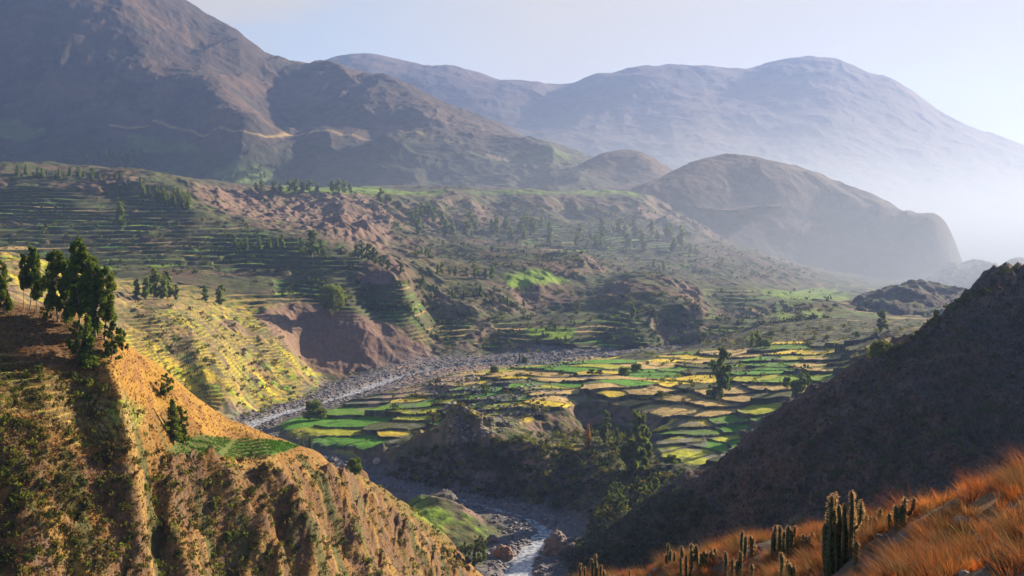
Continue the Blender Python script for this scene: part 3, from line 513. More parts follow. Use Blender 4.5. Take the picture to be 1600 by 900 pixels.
def mt_(op, a, b):
    q = N(ml, 'ShaderNodeMath', operation=op)
    for k_, v_ in ((0, a), (1, b)):
        if isinstance(v_, (int, float)): q.inputs[k_].default_value = v_
        else: L(ml, v_, q.inputs[k_])
    return q.outputs[0]
fz = mt_('POWER', 2.718, mt_('MULTIPLY', mt_('MAXIMUM', ms.outputs['Z'], 0.0), -1/115.))
mden = mt_('MULTIPLY', mt_('MULTIPLY', fz, mt_('MULTIPLY', mr_(ms.outputs['X'], -900, 1300), mr_(ms.outputs['Y'], 1000, 2500))), .0026)
L(ml, mden, pm.inputs['Density'])
mv, mq = box_obj('mist', (-900, 1000, -36), (7000, 5600, 760)); mm.cycles.volume_step_rate = 0.5
mo = mesh_obj('mist', mv, mq, mm); tag(mo, 'bright ground mist thickening towards the far right end of the valley', 'mist', kind='stuff')
hz = mesh_obj('haze', hv, hq, hm); tag(hz, 'thin pale blue morning haze filling the whole valley', 'haze', kind='stuff')

# ------------------------------------------------------------------ plants: protos
def tube(path, rad, k=6, cap=True):
    P = np.array(path, float); n = len(P); T = np.gradient(P, axis=0); T /= np.linalg.norm(T, axis=1)[:, None]+1e-9
    up = np.where(np.abs(T[:, 2:3]) > .9, [[1., 0, 0]], [[0, 0, 1.]]); A = np.cross(T, up); A /= np.linalg.norm(A, axis=1)[:, None]; B = np.cross(T, A)
    th = np.arange(k)*2*math.pi/k; r = np.array(rad, float)
    V = P[:, None]+(A[:, None]*np.cos(th)[None, :, None]+B[:, None]*np.sin(th)[None, :, None])*(r[:, None, None] if r.ndim == 1 else r[:, :, None])
    i = np.arange(n*k).reshape(n, k); Q = np.stack([i[:-1], np.roll(i, -1, 1)[:-1], np.roll(i, -1, 1)[1:], i[1:]], -1).reshape(-1, 4)
    return V.reshape(-1, 3), Q
class Acc:
    def __init__(s): s.V = []; s.Q = []; s.n = 0; s.C = []
    def add(s, V, Q, c=None):
        s.V.append(V); s.Q.append(Q+s.n); s.n += len(V)
        if c is not None: s.C.append(np.broadcast_to(c, (len(V), 3)))
    def get(s): return np.concatenate(s.V), np.concatenate(s.Q)
def leaves(rng, C, Rr, n, size, flat=.8):
    """n small leaf quads spread through clumps with centres C and radii Rr (n,3)"""
    vol = Rr.prod(1)**(2/3.); idx = rng.choice(len(C), n, p=vol/vol.sum()); u = rng.normal(size=(n, 3)); u /= np.linalg.norm(u, axis=1)[:, None]
    p = C[idx]+u*Rr[idx]*(rng.uniform(.15, 1, (n, 1))**.45)
    a = rng.normal(size=(n, 3)); a[:, 2] -= .4; a /= np.linalg.norm(a, axis=1)[:, None]; b = np.cross(a, rng.normal(size=(n, 3))); b /= np.linalg.norm(b, axis=1)[:, None]
    sz = size*rng.uniform(.6, 1.4, (n, 1)); a = a*sz; b = b*sz*.45
    V = np.stack([p-a*.9, p-b, p+a, p+b], 1).reshape(-1, 3); return V, np.arange(4*n).reshape(n, 4)
LEAF_DARK = leaf_mat('eucalyptus leaves', (.115, .165, .034), .5)
LEAF_MID = leaf_mat('olive leaves', (.15, .20, .045), .5)
LEAF_PALE = leaf_mat('pale leaves', (.13, .16, .045), .45)
LEAF_GOLD = leaf_mat('golden leaves', (.36, .20, .05), .5)
BARK = plain_mat('tree bark', (.34, .26, .19), .9, .4, 1.5)
def tree_proto(kind, seed, h=20., w=.3, n=2500, leaf=.5, mat=None, nclump=26, bare=.2, trunkr=None):
    rng = np.random.default_rng(seed); T = Acc(); cx = []; cr = []
    ntr = 1 if kind != 'bush' else 4
    def limb(p0, p1, r0, r1, bend=.08):
        t = np.linspace(0, 1, 6)[:, None]; p0 = np.array(p0, float); p1 = np.array(p1, float); ln = np.linalg.norm(p1-p0)
        P = p0+(p1-p0)*t+np.sin(t*math.pi)*rng.normal(size=3)*ln*bend; T.add(*tube(P, np.linspace(r0, r1, 6), 5)); return P
    tr = trunkr or h*.014
    if kind == 'bush':
        for i in range(ntr):
            a = rng.uniform(0, 6.28); q = limb((0, 0, -.3), (math.cos(a)*h*w*.5, math.sin(a)*h*w*.5, h*.6), tr, tr*.3)
        for i in range(nclump):
            a = rng.uniform(0, 6.28); r = math.sqrt(rng.uniform(0, 1))*h*w*.9; zz = rng.uniform(.22, .85)*h; k = math.sqrt(max(.15, 1-((zz/h-.4)/.55)**2)); cx.append((math.cos(a)*r*k, math.sin(a)*r*k, zz)); s_ = h*rng.uniform(.13, .22); cr.append((s_, s_, s_*.8))
    elif kind == 'conifer':
        limb((0, 0, -.5), (0, 0, h*.97), tr, tr*.2, .01)
        for i in range(nclump):
            t = i/nclump; zz = h*(bare+(1-bare)*t); rr = h*w*(1-t)**.8+h*.01
            for q in range(3):
                a = rng.uniform(0, 6.28); r = rr*rng.uniform(.3, .8); cx.append((math.cos(a)*r, math.sin(a)*r, zz)); cr.append((rr*.5+.1, rr*.5+.1, h*.035))
    else:
        main = limb((0, 0, -.8), (rng.normal()*h*.03, rng.normal()*h*.03, h*.93), tr, tr*.25, .03)
        for i in range(nclump):
            t = (i+rng.uniform(0, .8))/nclump; zz = h*(bare+(1-bare)*t*.97); prof = math.sin(min(1, max(.03, (1-t)*1.15+.12))*math.pi*.62)**.7 if kind == 'tall' else math.sin((.15+t*.8)*math.pi)**.6
            a = rng.uniform(0, 6.28); r = h*w*prof*rng.uniform(.25, 1.0); base = np.array([np.interp(zz*.85, main[:, 2], main[:, 0]), np.interp(zz*.85, main[:, 2], main[:, 1]), zz*.85])
            tip = np.array([base[0]+math.cos(a)*r, base[1]+math.sin(a)*r, zz+h*.02]); limb(base, tip, tr*.35*(1-t*.6), tr*.08, .1)
            s_ = h*rng.uniform(.028, .06)*(1.15-.5*t); cx.append(tip); cr.append((s_, s_, s_*rng.uniform(1., 1.8)))
            if rng.random() < .6: cx.append(tip*[.6, .6, 1]+[0, 0, -s_*.8]); cr.append((s_*.7, s_*.7, s_))
    V, Q = T.get(); LV, LQ = leaves(rng, np.array(cx), np.array(cr), n, leaf)
    return (V, Q), (LV, LQ), mat, h
PROTO = {}
def meshify(name, spec):
    (V, Q), (LV, LQ), mat, h = spec
    a = mesh_obj('trunk', V, Q, BARK, smooth=True, link=False); b = mesh_obj('crown', LV, LQ, mat, link=False); PROTO[name] = (a, b, h)
for i in range(4): meshify('near%d' % i, tree_proto('tall', 10+i, 20, .15, 7500, .34, LEAF_DARK, 46, [.30, .12, .22, .42][i]))
for i in range(2): meshify('nearlow%d' % i, tree_proto('tall', 20+i, 12, .26, 6000, .34, [LEAF_DARK, LEAF_MID][i], 40, .05))
for i in range(3): meshify('mid%d' % i, tree_proto('tall', 30+i, 24, .19, 5200, .62, [LEAF_MID, LEAF_MID, LEAF_DARK][i], 40, [.08, .2, .14][i]))
for i in range(2): meshify('spread%d' % i, tree_proto('round', 40+i, 14, .36, 3600, .5, [LEAF_DARK, LEAF_MID][i], 34, .25))
for i in range(3): meshify('bush%d' % i, tree_proto('bush', 50+i, 8, .52, 3800, .38, [LEAF_DARK, LEAF_MID, LEAF_PALE][i], 40))
for i in range(2): meshify('conifer%d' % i, tree_proto('conifer', 60+i, 16, [.13, .09][i], 2600, .42, [LEAF_DARK, LEAF_MID][i], 26, .06))
meshify('gold0', tree_proto('conifer', 66, 14, .15, 2200, .4, LEAF_GOLD, 24, .08))
for i in range(3): meshify('far%d' % i, tree_proto('tall', 70+i, 18, .17, 420, 1.5, LEAF_MID, 18, .15))
for i in range(2): meshify('farcon%d' % i, tree_proto('conifer', 80+i, 14, .13, 300, 1.3, LEAF_MID, 14, .05))
meshify('farbush0', tree_proto('bush', 90, 8, .55, 300, 1.2, LEAF_MID, 18))
LEAF_FEATHER = LEAF_PALE
meshify('feather0', tree_proto('round', 95, 10, .42, 5200, .26, LEAF_PALE, 44, .3))
trng = random.Random(8)
used_proto = set()
def tree(proto, layer, px, py, hpx, label, name='tree', cat='tree', group=None, wide=1.0, rot=None, sink=0.3, world=None):
    x, y, z = world or ground_at(LAY[layer] if isinstance(layer, str) else layer, px, py)
    a, b, h = PROTO[proto]; H = hpx/F*y; s_ = H/h
    r = bpy.data.objects.new(name, None); COL.objects.link(r); r.location = (x, y, z-sink*s_); r.rotation_euler = (0, 0, trng.uniform(0, 6.28) if rot is None else rot); r.scale = (s_*wide, s_*wide, s_); r.empty_display_size = .5
    tag(r, label, cat, group)
    for q, nm in ((a, 'trunk'), (b, 'crown')):
        c = q.copy(); c.name = nm; COL.objects.link(c); c.parent = r
    return r
EU = 'eucalyptus_tree'
T_ = tree; lh = 'terraced_hill'; vf = 'valley_floor'; vt = 'valley_terraces'; rh = 'dark_hill'
# left knoll
T_('near1', lh, 6, 490, 82, 'dense dark eucalyptus cut by the left edge of the picture', EU)
T_('near3', lh, 36, 484, 88, 'thin bare-trunked eucalyptus, leftmost of the sparse trio on the knoll', EU, wide=.7)
T_('near3', lh, 45, 485, 100, 'tallest bare-trunked eucalyptus of the sparse trio on the knoll', EU, wide=.85)
T_('near0', lh, 56, 488, 72, 'pale sparse young eucalyptus, rightmost of the trio on the knoll', EU, wide=.9)
T_('nearlow1', lh, 73, 500, 32, 'small light green bush between the sparse trio and the dark eucalyptus clump', 'bush', 'bush')
T_('near2', lh, 90, 503, 113, 'broad dark eucalyptus with pointed top on the left side of the big knoll clump', EU, wide=1.25)
T_('near1', lh, 102, 508, 103, 'dark eucalyptus filling the hollow between the two high tops of the knoll clump', EU, wide=1.1)
T_('near2', lh, 124, 517, 145, 'tallest eucalyptus of the knoll clump, its tip the highest on the hill', EU, wide=.95)
T_('near0', lh, 133, 520, 132, 'second tallest eucalyptus with pale trunk in the middle of the knoll clump', EU, wide=1.0)
T_('near1', lh, 149, 528, 122, 'eucalyptus with rounded sunlit crown on the right of the knoll clump', EU, wide=.95)
T_('near0', lh, 161, 532, 115, 'leaning loose eucalyptus at the right end of the knoll clump', EU, wide=1.05)
T_('nearlow0', lh, 122, 570, 72, 'thick dark bushy tree on the shaded bank below the knoll clump', 'tree', wide=1.05)
T_('conifer0', lh, 136, 575, 86, 'slender green conical tree at the foot of the knoll clump', 'conical_tree', wide=1.3)
T_('nearlow0', lh, 172, 560, 62, 'dark round-crowned tree at the top of the golden slope', 'tree', wide=1.05)
T_('nearlow1', lh, 190, 548, 36, 'grey green bush behind the round-crowned tree on the golden slope', 'bush', 'bush', wide=1.2)
T_('spread0', lh, 257, 626, 44, 'small lone tree with open crown halfway down the golden slope', 'tree')
T_('conifer0', lh, 266, 690, 70, 'dark ragged tree standing left above the planted green plot', 'conical_tree', wide=1.5)
T_('nearlow0', lh, 280, 690, 58, 'dark tree with long side branches right beside the planted green plot', 'tree', wide=.9)
T_('bush1', lh, 220, 771, 18, 'small bright green bush on a rock knob of the shaded cliff', 'bush', 'bush', wide=.7)
T_('bush0', lh, 552, 742, 30, 'dark green bush on the crest of the left hill above the lower river', 'bush', 'bush', wide=.8)
T_('feather0', lh, 742, 897, 62, 'feathery pale green tree beside the lower river at the end of the left hill', 'tree', wide=1.0)
T_('bush2', lh, 768, 895, 22, 'small grey green shrub right of the feathery tree by the river', 'bush', 'bush')
T_('bush1', lh, 350, 850, 22, 'small green bush low on the gullied orange slope', 'bush', 'bush', wide=.6)
T_('bush1', lh, 328, 800, 20, 'faint green bush in a gully under the planted plot', 'bush', 'bush', wide=.6)
# valley floor
T_('bush0', vf, 490, 655, 33, 'dark round bush alone on the river bank next to the green fields', 'bush', 'bush', wide=1.05)
T_('conifer1', vf, 470, 702, 20, 'tiny dark conical tree, left of the pair beside the green field', 'conical_tree', wide=1.6)
T_('conifer1', vf, 482, 704, 24, 'dark conical tree, right of the pair beside the green field', 'conical_tree', wide=1.6)
T_('spread0', vf, 757, 622, 24, 'small round tree among the stony plots left of the yellow field', 'tree', wide=.8)
T_('conifer1', vf, 812, 566, 22, 'thin spire of a poplar standing at the end of the green field', 'poplar_tree', wide=.7)
T_('conifer1', vf, 784, 568, 17, 'smaller thin poplar spire left of the other poplar', 'poplar_tree', wide=.5)
T_('bush2', vf, 772, 584, 14, 'pale yellow green bush at the left tip of the long green field', 'bush', 'bush')
T_('mid2', vf, 1125, 632, 92, 'tall dark eucalyptus with lumpy crown alone in the middle of the yellow fields', EU, wide=1.05)
T_('spread0', vf, 1262, 612, 44, 'round-topped dark tree beside the bright green field', 'tree', wide=.75)
T_('bush1', vf, 1250, 616, 26, 'low bush at the foot of the round-topped tree by the bright green field', 'bush', 'bush')
T_('bush0', vf, 1232, 606, 20, 'small bush left of the round-topped tree by the bright green field', 'bush', 'bush', wide=.7)
T_('far0', vf, 1176, 544, 26, 'left one of three hazy trees behind the fields', 'tree')
T_('far1', vf, 1186, 544, 29, 'tallest and middle one of three hazy trees behind the fields', 'tree')
T_('farbush0', vf, 1197, 543, 15, 'lowest and right one of three hazy trees behind the fields', 'tree')
T_('mid1', vf, 1378, 520, 36, 'dark eucalyptus on the small rise beyond the fields', EU, wide=1.4)
T_('bush0', vf, 1341, 528, 12, 'small dark bush on the slope left of the eucalyptus on the rise', 'bush', 'bush', wide=.7)
T_('bush0', vf, 1293, 530, 8, 'low flat bush far left of the eucalyptus on the rise', 'bush', 'bush')
T_('mid1', rh, 1464, 514, 31, 'small eucalyptus standing on the crest of the dark hill', EU, wide=1.1)
T_('bush1', rh, 1489, 489, 16, 'lowest of three bushy trees peeping over the upper crest of the dark hill', 'tree')
T_('bush1', rh, 1497, 480, 15, 'middle one of three bushy trees peeping over the upper crest of the dark hill', 'tree')
T_('bush0', rh, 1508, 470, 14, 'highest of three bushy trees peeping over the upper crest of the dark hill', 'tree')
T_('bush2', rh, 1376, 562, 34, 'golden green bush glowing on the crest of the dark hill', 'bush', 'bush', wide=1.0)
T_('mid0', vf, 948, 692, 52, 'loose light green eucalyptus left of the big leafy one above the river', EU, wide=.95)
T_('nearlow1', vf, 963, 706, 40, 'short bushy tree wedged between two eucalyptus above the river', 'tree')
T_('mid0', vf, 996, 742, 102, 'big leafy eucalyptus, the largest on the wooded bank above the river', EU, wide=1.15)
T_('mid1', vf, 1010, 735, 70, 'shorter eucalyptus tucked against the right side of the big leafy one', EU)
T_('gold0', vf, 920, 702, 42, 'slim orange yellow conical tree on the wooded bank', 'conical_tree')
T_('spread0', vf, 968, 806, 54, 'dark round tree lowest on the wooded bank, nearest to the river bend', 'tree', wide=.95)
T_('nearlow1', vf, 1022, 806, 70, 'broad sunlit tree at the foot of the dark hill beside the small golden patch', 'tree', wide=1.1)
T_('bush0', vf, 1050, 726, 18, 'dark bush beneath the lowest curved terrace', 'bush', 'bush', wide=1.2)
for q in [(976,586,14,'left of two dark bushes joined below the big green field'), (996,581,15,'right of two dark bushes joined below the big green field'), (924,585,10,'low dark bush at the left of the hedge in the green fields'), (937,585,9,'small dark bush at the right of the hedge in the green fields'), (900,588,7,'tiny bush on the edge of the tan field under the hedge'), (878,585,8,'tiny grey bush at the left end of the tan field'), (1032,620,11,'dark bush on the wall above the long tan terrace'), (1058,575,7,'small yellowish bush amid the green strips'), (821,566,9,'low dark bush touching the poplar spire')]:
    T_('bush0', vf, q[0], q[1], q[2], q[3], 'bush', 'bush', wide=1.3)
# slopes beyond the river
T_('bush1', vf, 518, 492, 52, 'large round tree on the lip of the grey river cliff', 'tree', wide=.85)
T_('far2', vf, 346, 478, 34, 'rounded tree at the right end of the trees over the bare bench', 'tree', wide=1.3)
T_('far1', vf, 320, 472, 27, 'rounded tree left of its neighbour over the bare bench', 'tree', wide=1.3)
for i, (px, py, hh) in enumerate([(228,470,38), (240,468,50), (250,470,44), (262,468,46), (214,466,30), (275,470,26)]): T_('far%d' % (i % 3), vf, px, py, hh, 'hazy green tree in the clump behind the knoll, above the stepped plots', 'tree', group='hazy clump behind the knoll', wide=1.2)
T_('mid1', vt, 488, 403, 44, 'tallest tree of the dark clump on the edge of the long green terraces', 'tree', wide=1.2)
T_('mid2', vt, 472, 400, 30, 'left tree of the dark clump on the edge of the long green terraces', 'tree', wide=1.0)
T_('mid0', vt, 503, 403, 28, 'right tree of the dark clump on the edge of the long green terraces', 'tree', wide=1.1)
for i, (px, py, hh) in enumerate([(558,404,22), (567,406,25), (577,409,29), (586,414,28), (596,419,20), (606,423,18), (627,428,17)]): T_(['mid1', 'mid2'][i % 2], vt, px, py, hh, 'dark tree in the line running down the spur right of the long terraces', 'tree', group='trees running down the spur', wide=1.3)
for i, (px, py, hh) in enumerate([(684,430,18), (690,429,20), (702,431,16), (712,432,17), (729,434,18), (740,435,24), (747,434,17), (758,437,19), (769,438,25)]): T_('far%d' % (i % 3), vt, px, py, hh, 'bare-trunked tree in the row on the low brown rise in mid valley', 'tree', group='row of trees on the brown rise', wide=1.1)
for i, (px, py, hh) in enumerate([(661,442,15), (707,464,15), (725,463,12), (751,464,21), (782,472,13), (793,475,14), (818,478,12)]): T_('farcon%d' % (i % 2), vt, px, py, hh, 'small dark conical tree scattered below the row on the brown rise', 'conical_tree', 'tree', group='scattered trees below the brown rise', wide=1.5)
for i, (px, py, hh) in enumerate([(368,388,22), (378,389,18), (386,390,20), (406,390,22), (422,390,19), (433,388,20), (442,388,23)]): T_('farcon%d' % (i % 2), vt, px, py, hh, 'slim pale conical tree standing on the lower green terraces', 'conical_tree', 'tree', group='slim trees on the lower terraces', wide=1.3)
T_('farcon1', vt, 190, 352, 40, 'lone slender tree halfway up the long green terraces', 'conical_tree', 'tree', wide=1.3)
T_('far0', vt, 988, 502, 30, 'hazy tree at the foot of the brown knoll in mid valley', 'tree')
T_('far2', vt, 640, 505, 14, 'small tree at the end of the lower green terraces by the cliff', 'tree', wide=1.3)
for i, (px, py, hh) in enumerate([(402,300,15), (411,300,18), (432,301,19), (439,301,15), (455,300,20), (465,301,22), (474,301,18), (484,301,20), (497,302,17), (520,301,19), (529,301,21), (540,301,20), (549,302,16)]): T_('far%d' % (i % 3), vt, px, py, hh, 'dark tree in the row along the plateau edge above the eroded scarp', 'tree', group='trees along the plateau edge', wide=1.5)
T_('far1', vt, 595, 318, 24, 'dark tree standing alone right of the row on the plateau edge', 'tree', wide=1.3)
T_('farbush0', vt, 607, 316, 14, 'small bush right beside the lone tree on the plateau edge', 'bush', 'bush')
fr = random.Random(77)
for i in range(30):
    px = 30+i*5.6+fr.gauss(0, 5); T_(['farcon0', 'farcon1', 'far1'][fr.randrange(3)], vt, px, np.interp(px, [0, 200], [273, 280])+fr.uniform(-2, 4), fr.uniform(6, 17), 'small tree in the fringe along the crest above the long terraces', 'tree', group='fringe of trees on the terrace crest', wide=1.4)
for i in range(44):
    px = fr.uniform(222, 298); py = np.interp(px, [222, 298], [302, 322])+fr.uniform(-7, 7); T_('farcon%d' % (i % 2), vt, px, py, fr.uniform(14, 22), 'conical tree in the dark stand on the shaded slope at the head of the terraces', 'conical_tree', 'tree', group='stand of conical trees at the terrace head', wide=1.1)
for i in range(26):
    px = fr.uniform(105, 235); T_('farcon%d' % (i % 2), 'mountain', px, fr.uniform(252, 268), fr.uniform(16, 30), 'hazy tree at the shaded foot of the big left mountain', 'tree', group='trees at the foot of the left mountain', wide=1.2)
for i in range(14):
    px = fr.uniform(372, 450); T_('far%d' % (i % 3), 'mountain', px, fr.uniform(262, 284), fr.uniform(8, 13), 'small tree on the pale terraced mound behind the plateau', 'tree', group='trees on the pale mound', wide=1.3)
for i in range(60):
    px = fr.uniform(640, 1080); py = np.interp(px, [640, 1080], [352, 385])+fr.uniform(-14, 16); T_('far%d' % (i % 3), vt, px, py, fr.uniform(14, 28), 'hazy tree in the misty wood below the flat green plateau', 'tree', group='misty wood below the plateau', wide=1.4)
T_('far0', 'valley_hillock', 1390, 440, 11, 'left of two faint trees in the bright haze', 'tree', wide=1.3)
T_('far1', 'valley_hillock', 1402, 439, 11, 'right of two faint trees in the bright haze', 'tree', wide=1.3)
for px, py in [(666,401), (672,404), (658,399), (1022,420), (1036,422)]: T_('far2', vt, px, py, 16, 'dim tree on a low ridge in the misty middle valley', 'tree', group='dim trees on misty ridges', wide=1.2)

# ------------------------------------------------------------------ scattered ground cover (nobody could count it)
def scatter(layer, n, polys, rng, dmin=0, dmax=1e9, maskfn=None):
    """points uniform on the picture of a layer, returned as world points"""
    l = LAY[layer]; out = []
    for P, share in polys:
        xs = [p[0] for p in P]; ys = [p[1] for p in P]; k = int(n*share*3)+50
        px = rng.uniform(min(xs), max(xs), k); py = rng.uniform(min(ys), max(ys), k); m = poly_mask(px, py, P, 1) > .5; px = px[m][:int(n*share)]; py = py[m][:int(n*share)]
        for a, b in zip(px, py):
            out.append(ground_at(l, a, b))
    o = np.array(out); m = (o[:, 1] > dmin) & (o[:, 1] < dmax) & (o[:, 1] < l.d[-2])
    return o[m]
def stamp(P, tmpl, size, rng, colors=None, tilt=0.0, squash=None):
    """copies of template (V,Q) at points; sizes (n,), colours (n,3)"""
    V, Q = tmpl; n = len(P); k = len(V); a = rng.uniform(0, 6.283, n); c, s_ = np.cos(a)[:, None], np.sin(a)[:, None]
    X = V[None, :, 0]*c-V[None, :, 1]*s_; Y = V[None, :, 0]*s_+V[None, :, 1]*c; Zz = np.broadcast_to(V[None, :, 2], X.shape)*(1 if squash is None else squash[:, None])
    W = np.stack([X, Y, Zz], -1)*size[:, None, None]+P[:, None, :]
    q = (Q[None]+np.arange(n)[:, None, None]*k).reshape(-1, Q.shape[1])
    C = None if colors is None else np.repeat(colors, k, axis=0)
    return W.reshape(-1, 3), q, C
def combine(name, parts, mat, label, cat):
    V = []; Q = []; C = []; n = 0
    for v, q, c in parts: V.append(v); Q.append(q+n); C.append(c); n += len(v)
    o = mesh_obj(name, np.concatenate(V), np.concatenate(Q), mat, col=np.concatenate(C)); tag(o, label, cat, kind='stuff'); return o
def shrub_tmpl(seed, n=36, leaf=.22):
    rng = np.random.default_rng(seed); C = np.array([(rng.normal()*.28, rng.normal()*.28, rng.uniform(.25, .75)) for _ in range(6)]); return leaves(rng, C, np.full((6, 3), .30), n, leaf)
def tuft_tmpl(seed, n=9, h=1.0, r=.35, wd=.05, segs=1):
    rng = np.random.default_rng(seed); V = []; Q = []
    for i in range(n):
        a = rng.uniform(0, 6.283); b = rng.uniform(0, .35)*r; l = rng.uniform(.2, 1)*r; hh = h*rng.uniform(.55, 1); p0 = np.array([math.cos(a)*b, math.sin(a)*b, -.05]); tip = np.array([math.cos(a)*(b+l), math.sin(a)*(b+l), hh])
        t = rng.uniform(0, 6.283); w = np.array([math.cos(t), math.sin(t), 0])*wd; m = p0*.55+tip*.45+np.array([0, 0, .12*h]); k = len(V)
        V += [p0-w, p0+w, m+w*.7, m-w*.7, tip+w*.1, tip-w*.1]; Q += [(k, k+1, k+2, k+3), (k+3, k+2, k+4, k+5)]
    return np.array(V), np.array(Q)
SHR = [shrub_tmpl(200+i) for i in range(5)]; SHRF = [shrub_tmpl(220+i, 14, .4) for i in range(4)]
TUF = [tuft_tmpl(240+i, 8, 1, .6, .11) for i in range(5)]
cover = leaf_mat('ground cover leaves', None, .4, attr=True, tcol=(1.2, 1.15, .6))
grassm = leaf_mat('dry grass blades', None, .36, attr=True, tcol=(1.6, 1.05, .5))
def parts_of(P, T, rng, smin, smax, cols, power=1.6, squash=None, near=False):
    res = []; idx = rng.integers(0, len(T), len(P)); cols = np.array(cols)
    for k in range(len(T)):
        p = P[idx == k]; n = len(p)
        if n: res.append(stamp(p, T[k], smin+(smax-smin)*rng.uniform(0, 1, n)**power*(np.clip(p[:, 1]/38, .42, 1) if near else 1), rng, cols[rng.integers(0, len(cols), n)]*rng.uniform(.75, 1.25, (n, 1))))
    return res
g1 = np.random.default_rng(900)
LHALL = [(-80,470),(100,490),(200,545),(320,634),(440,690),(560,745),(650,800),(760,905),(-80,905)]
P = scatter(lh, 24000, [(LHALL, 1)], g1); _q = pixof(P[:, 0], P[:, 1], P[:, 2]); P = P[(poly_mask(_q[0], _q[1], [(-150,570),(80,590),(200,650),(180,680),(60,650),(-150,620)], 1) < .5) | (g1.uniform(0, 1, len(P)) < .25)]
SHELF = [(255,716),(275,686),(330,680),(440,688),(475,697),(440,710),(350,720)]
def off_shelf(P): q = pixof(P[:, 0], P[:, 1], P[:, 2]); return P[poly_mask(q[0], q[1], SHELF, 1) < .5]
P = off_shelf(P); hillgrass = leaf_mat('hill grass blades', None, .25, attr=True, tcol=(1.3, 1.1, .6))
combine('dry_grass', parts_of(P, TUF, g1, .2, .7, [(.27, .145, .04), (.22, .12, .042), (.15, .085, .04), (.33, .19, .05)]), hillgrass, 'tufts of golden orange dry grass covering the left hill', 'grass')
P = scatter(lh, 2600, [([(-80,640),(80,670),(250,712),(470,712),(640,830),(740,905),(-80,905)], .6), ([(-80,560),(80,575),(230,640),(300,700),(200,700),(-80,660)], .06), ([(560,745),(760,850),(790,900),(700,890)], .1)], g1)
P = off_shelf(P)
l_ = LAY[lh]; ri, rj = np.nonzero((EXTRA['riser'] > .5) & (l_.py < 900) & (l_.px > -60)); ks = g1.choice(len(ri), min(len(ri), 900), replace=False); P2 = np.stack([l_.x[ri[ks], rj[ks]], l_.y[ri[ks], rj[ks]], l_.z[ri[ks], rj[ks]]], 1)
P3 = []
for a_ in np.arange(-60, 60, 1.5):
    for b_ in np.arange(-60, 60, .7):
        x_ = -76+a_*.87+b_*.5; y_ = 328-a_*.5+b_*.87; q = pixof(x_, y_, float(z_at(l_, x_, y_)))
        if poly_mask(np.array([q[0]]), np.array([q[1]]), [(266,713),(283,688),(330,683),(440,690),(468,698),(440,708),(350,717)], 1)[0] > .5 and abs(q[0]-np.interp(q[1], [683, 717], [372, 340])) > 5: P3.append((x_, y_, float(z_at(l_, x_, y_))))
P3 = np.array(P3); print('crops', len(P3), 'risers', len(P2))
combine('crop_rows', parts_of(P3, SHR, g1, .55, .8, [(.06, .17, .02), (.08, .20, .025), (.05, .14, .02)], 1), cover, 'rows of leafy green crops on the small flat plot of the left hill', 'crops')
combine('terrace_shrubs', parts_of(P2, SHR, g1, .4, 1.1, [(.10, .14, .025), (.07, .09, .022), (.17, .20, .03)]), cover, 'olive green shrubs lining the terrace walls of the left hill', 'shrubs')
combine('hill_shrubs', parts_of(P, SHR, g1, .5, 2.3, [(.09, .09, .03), (.06, .075, .022), (.13, .10, .045), (.16, .17, .03)]), cover, 'low dark shrubs dotted over the left hill and its gullies', 'shrubs')
P = scatter(vf, 6800, [([(640,705),(900,672),(1010,685),(1050,760),(1030,840),(900,800),(700,768),(600,745)], .24), ([(640,590),(860,570),(900,640),(700,690),(600,640)], .03), ([(960,740),(1100,740),(1000,900),(880,890)], .14), ([(200,470),(420,500),(500,600),(400,660),(250,600)], .06), ([(1000,530),(1450,500),(1450,560),(1000,640)], .06), ([(660,520),(1100,500),(1300,470),(1300,540),(700,560)], .06)], g1, 560)
combine('valley_shrubs', parts_of(P, SHR, g1, 1.0, 4.2, [(.07, .09, .025), (.05, .065, .02), (.12, .14, .03), (.17, .19, .035), (.10, .085, .04)], 2.2), cover, 'green shrubs covering the river banks and field edges in the valley', 'shrubs')
P = scatter(vt, 3400, [([(380,440),(640,440),(1000,460),(1300,450),(1300,520),(1000,545),(650,550),(520,500)], .3), ([(-80,300),(200,300),(560,400),(560,430),(-80,430)], .2), ([(560,310),(1050,330),(1300,440),(900,430),(640,400)], .5)], g1)
combine('far_shrubs', parts_of(P, SHRF, g1, 1.6, 5.5, [(.07, .09, .025), (.05, .065, .02), (.09, .12, .03)], 2.5), cover, 'dim shrubs and hedges on the terraces beyond the river', 'shrubs')
P = scatter(rh, 14000, [([(840,905),(1040,762),(1300,600),(1600,412),(1690,380),(1690,720),(1300,860)], 1)], g1)
combine('dark_hill_grass', parts_of(P, TUF, g1, .4, 1.3, [(.09, .065, .052), (.065, .058, .04), (.14, .10, .07)]), grassm, 'dull brown scrub and grass on the shaded right hill', 'grass')
P = scatter(rh, 1500, [([(840,905),(960,800),(1060,760),(1120,800),(1000,905)], .6), ([(1000,800),(1300,620),(1600,450),(1600,700),(1200,850)], .25), ([(1380,560),(1540,440),(1600,415),(1560,450),(1400,570)], .15)], g1)
combine('dark_hill_shrubs', parts_of(P, SHR, g1, .8, 3.2, [(.06, .08, .025), (.05, .055, .02), (.08, .09, .03)]), cover, 'dark green shrubs at the foot and on the crest of the shaded right hill', 'shrubs')
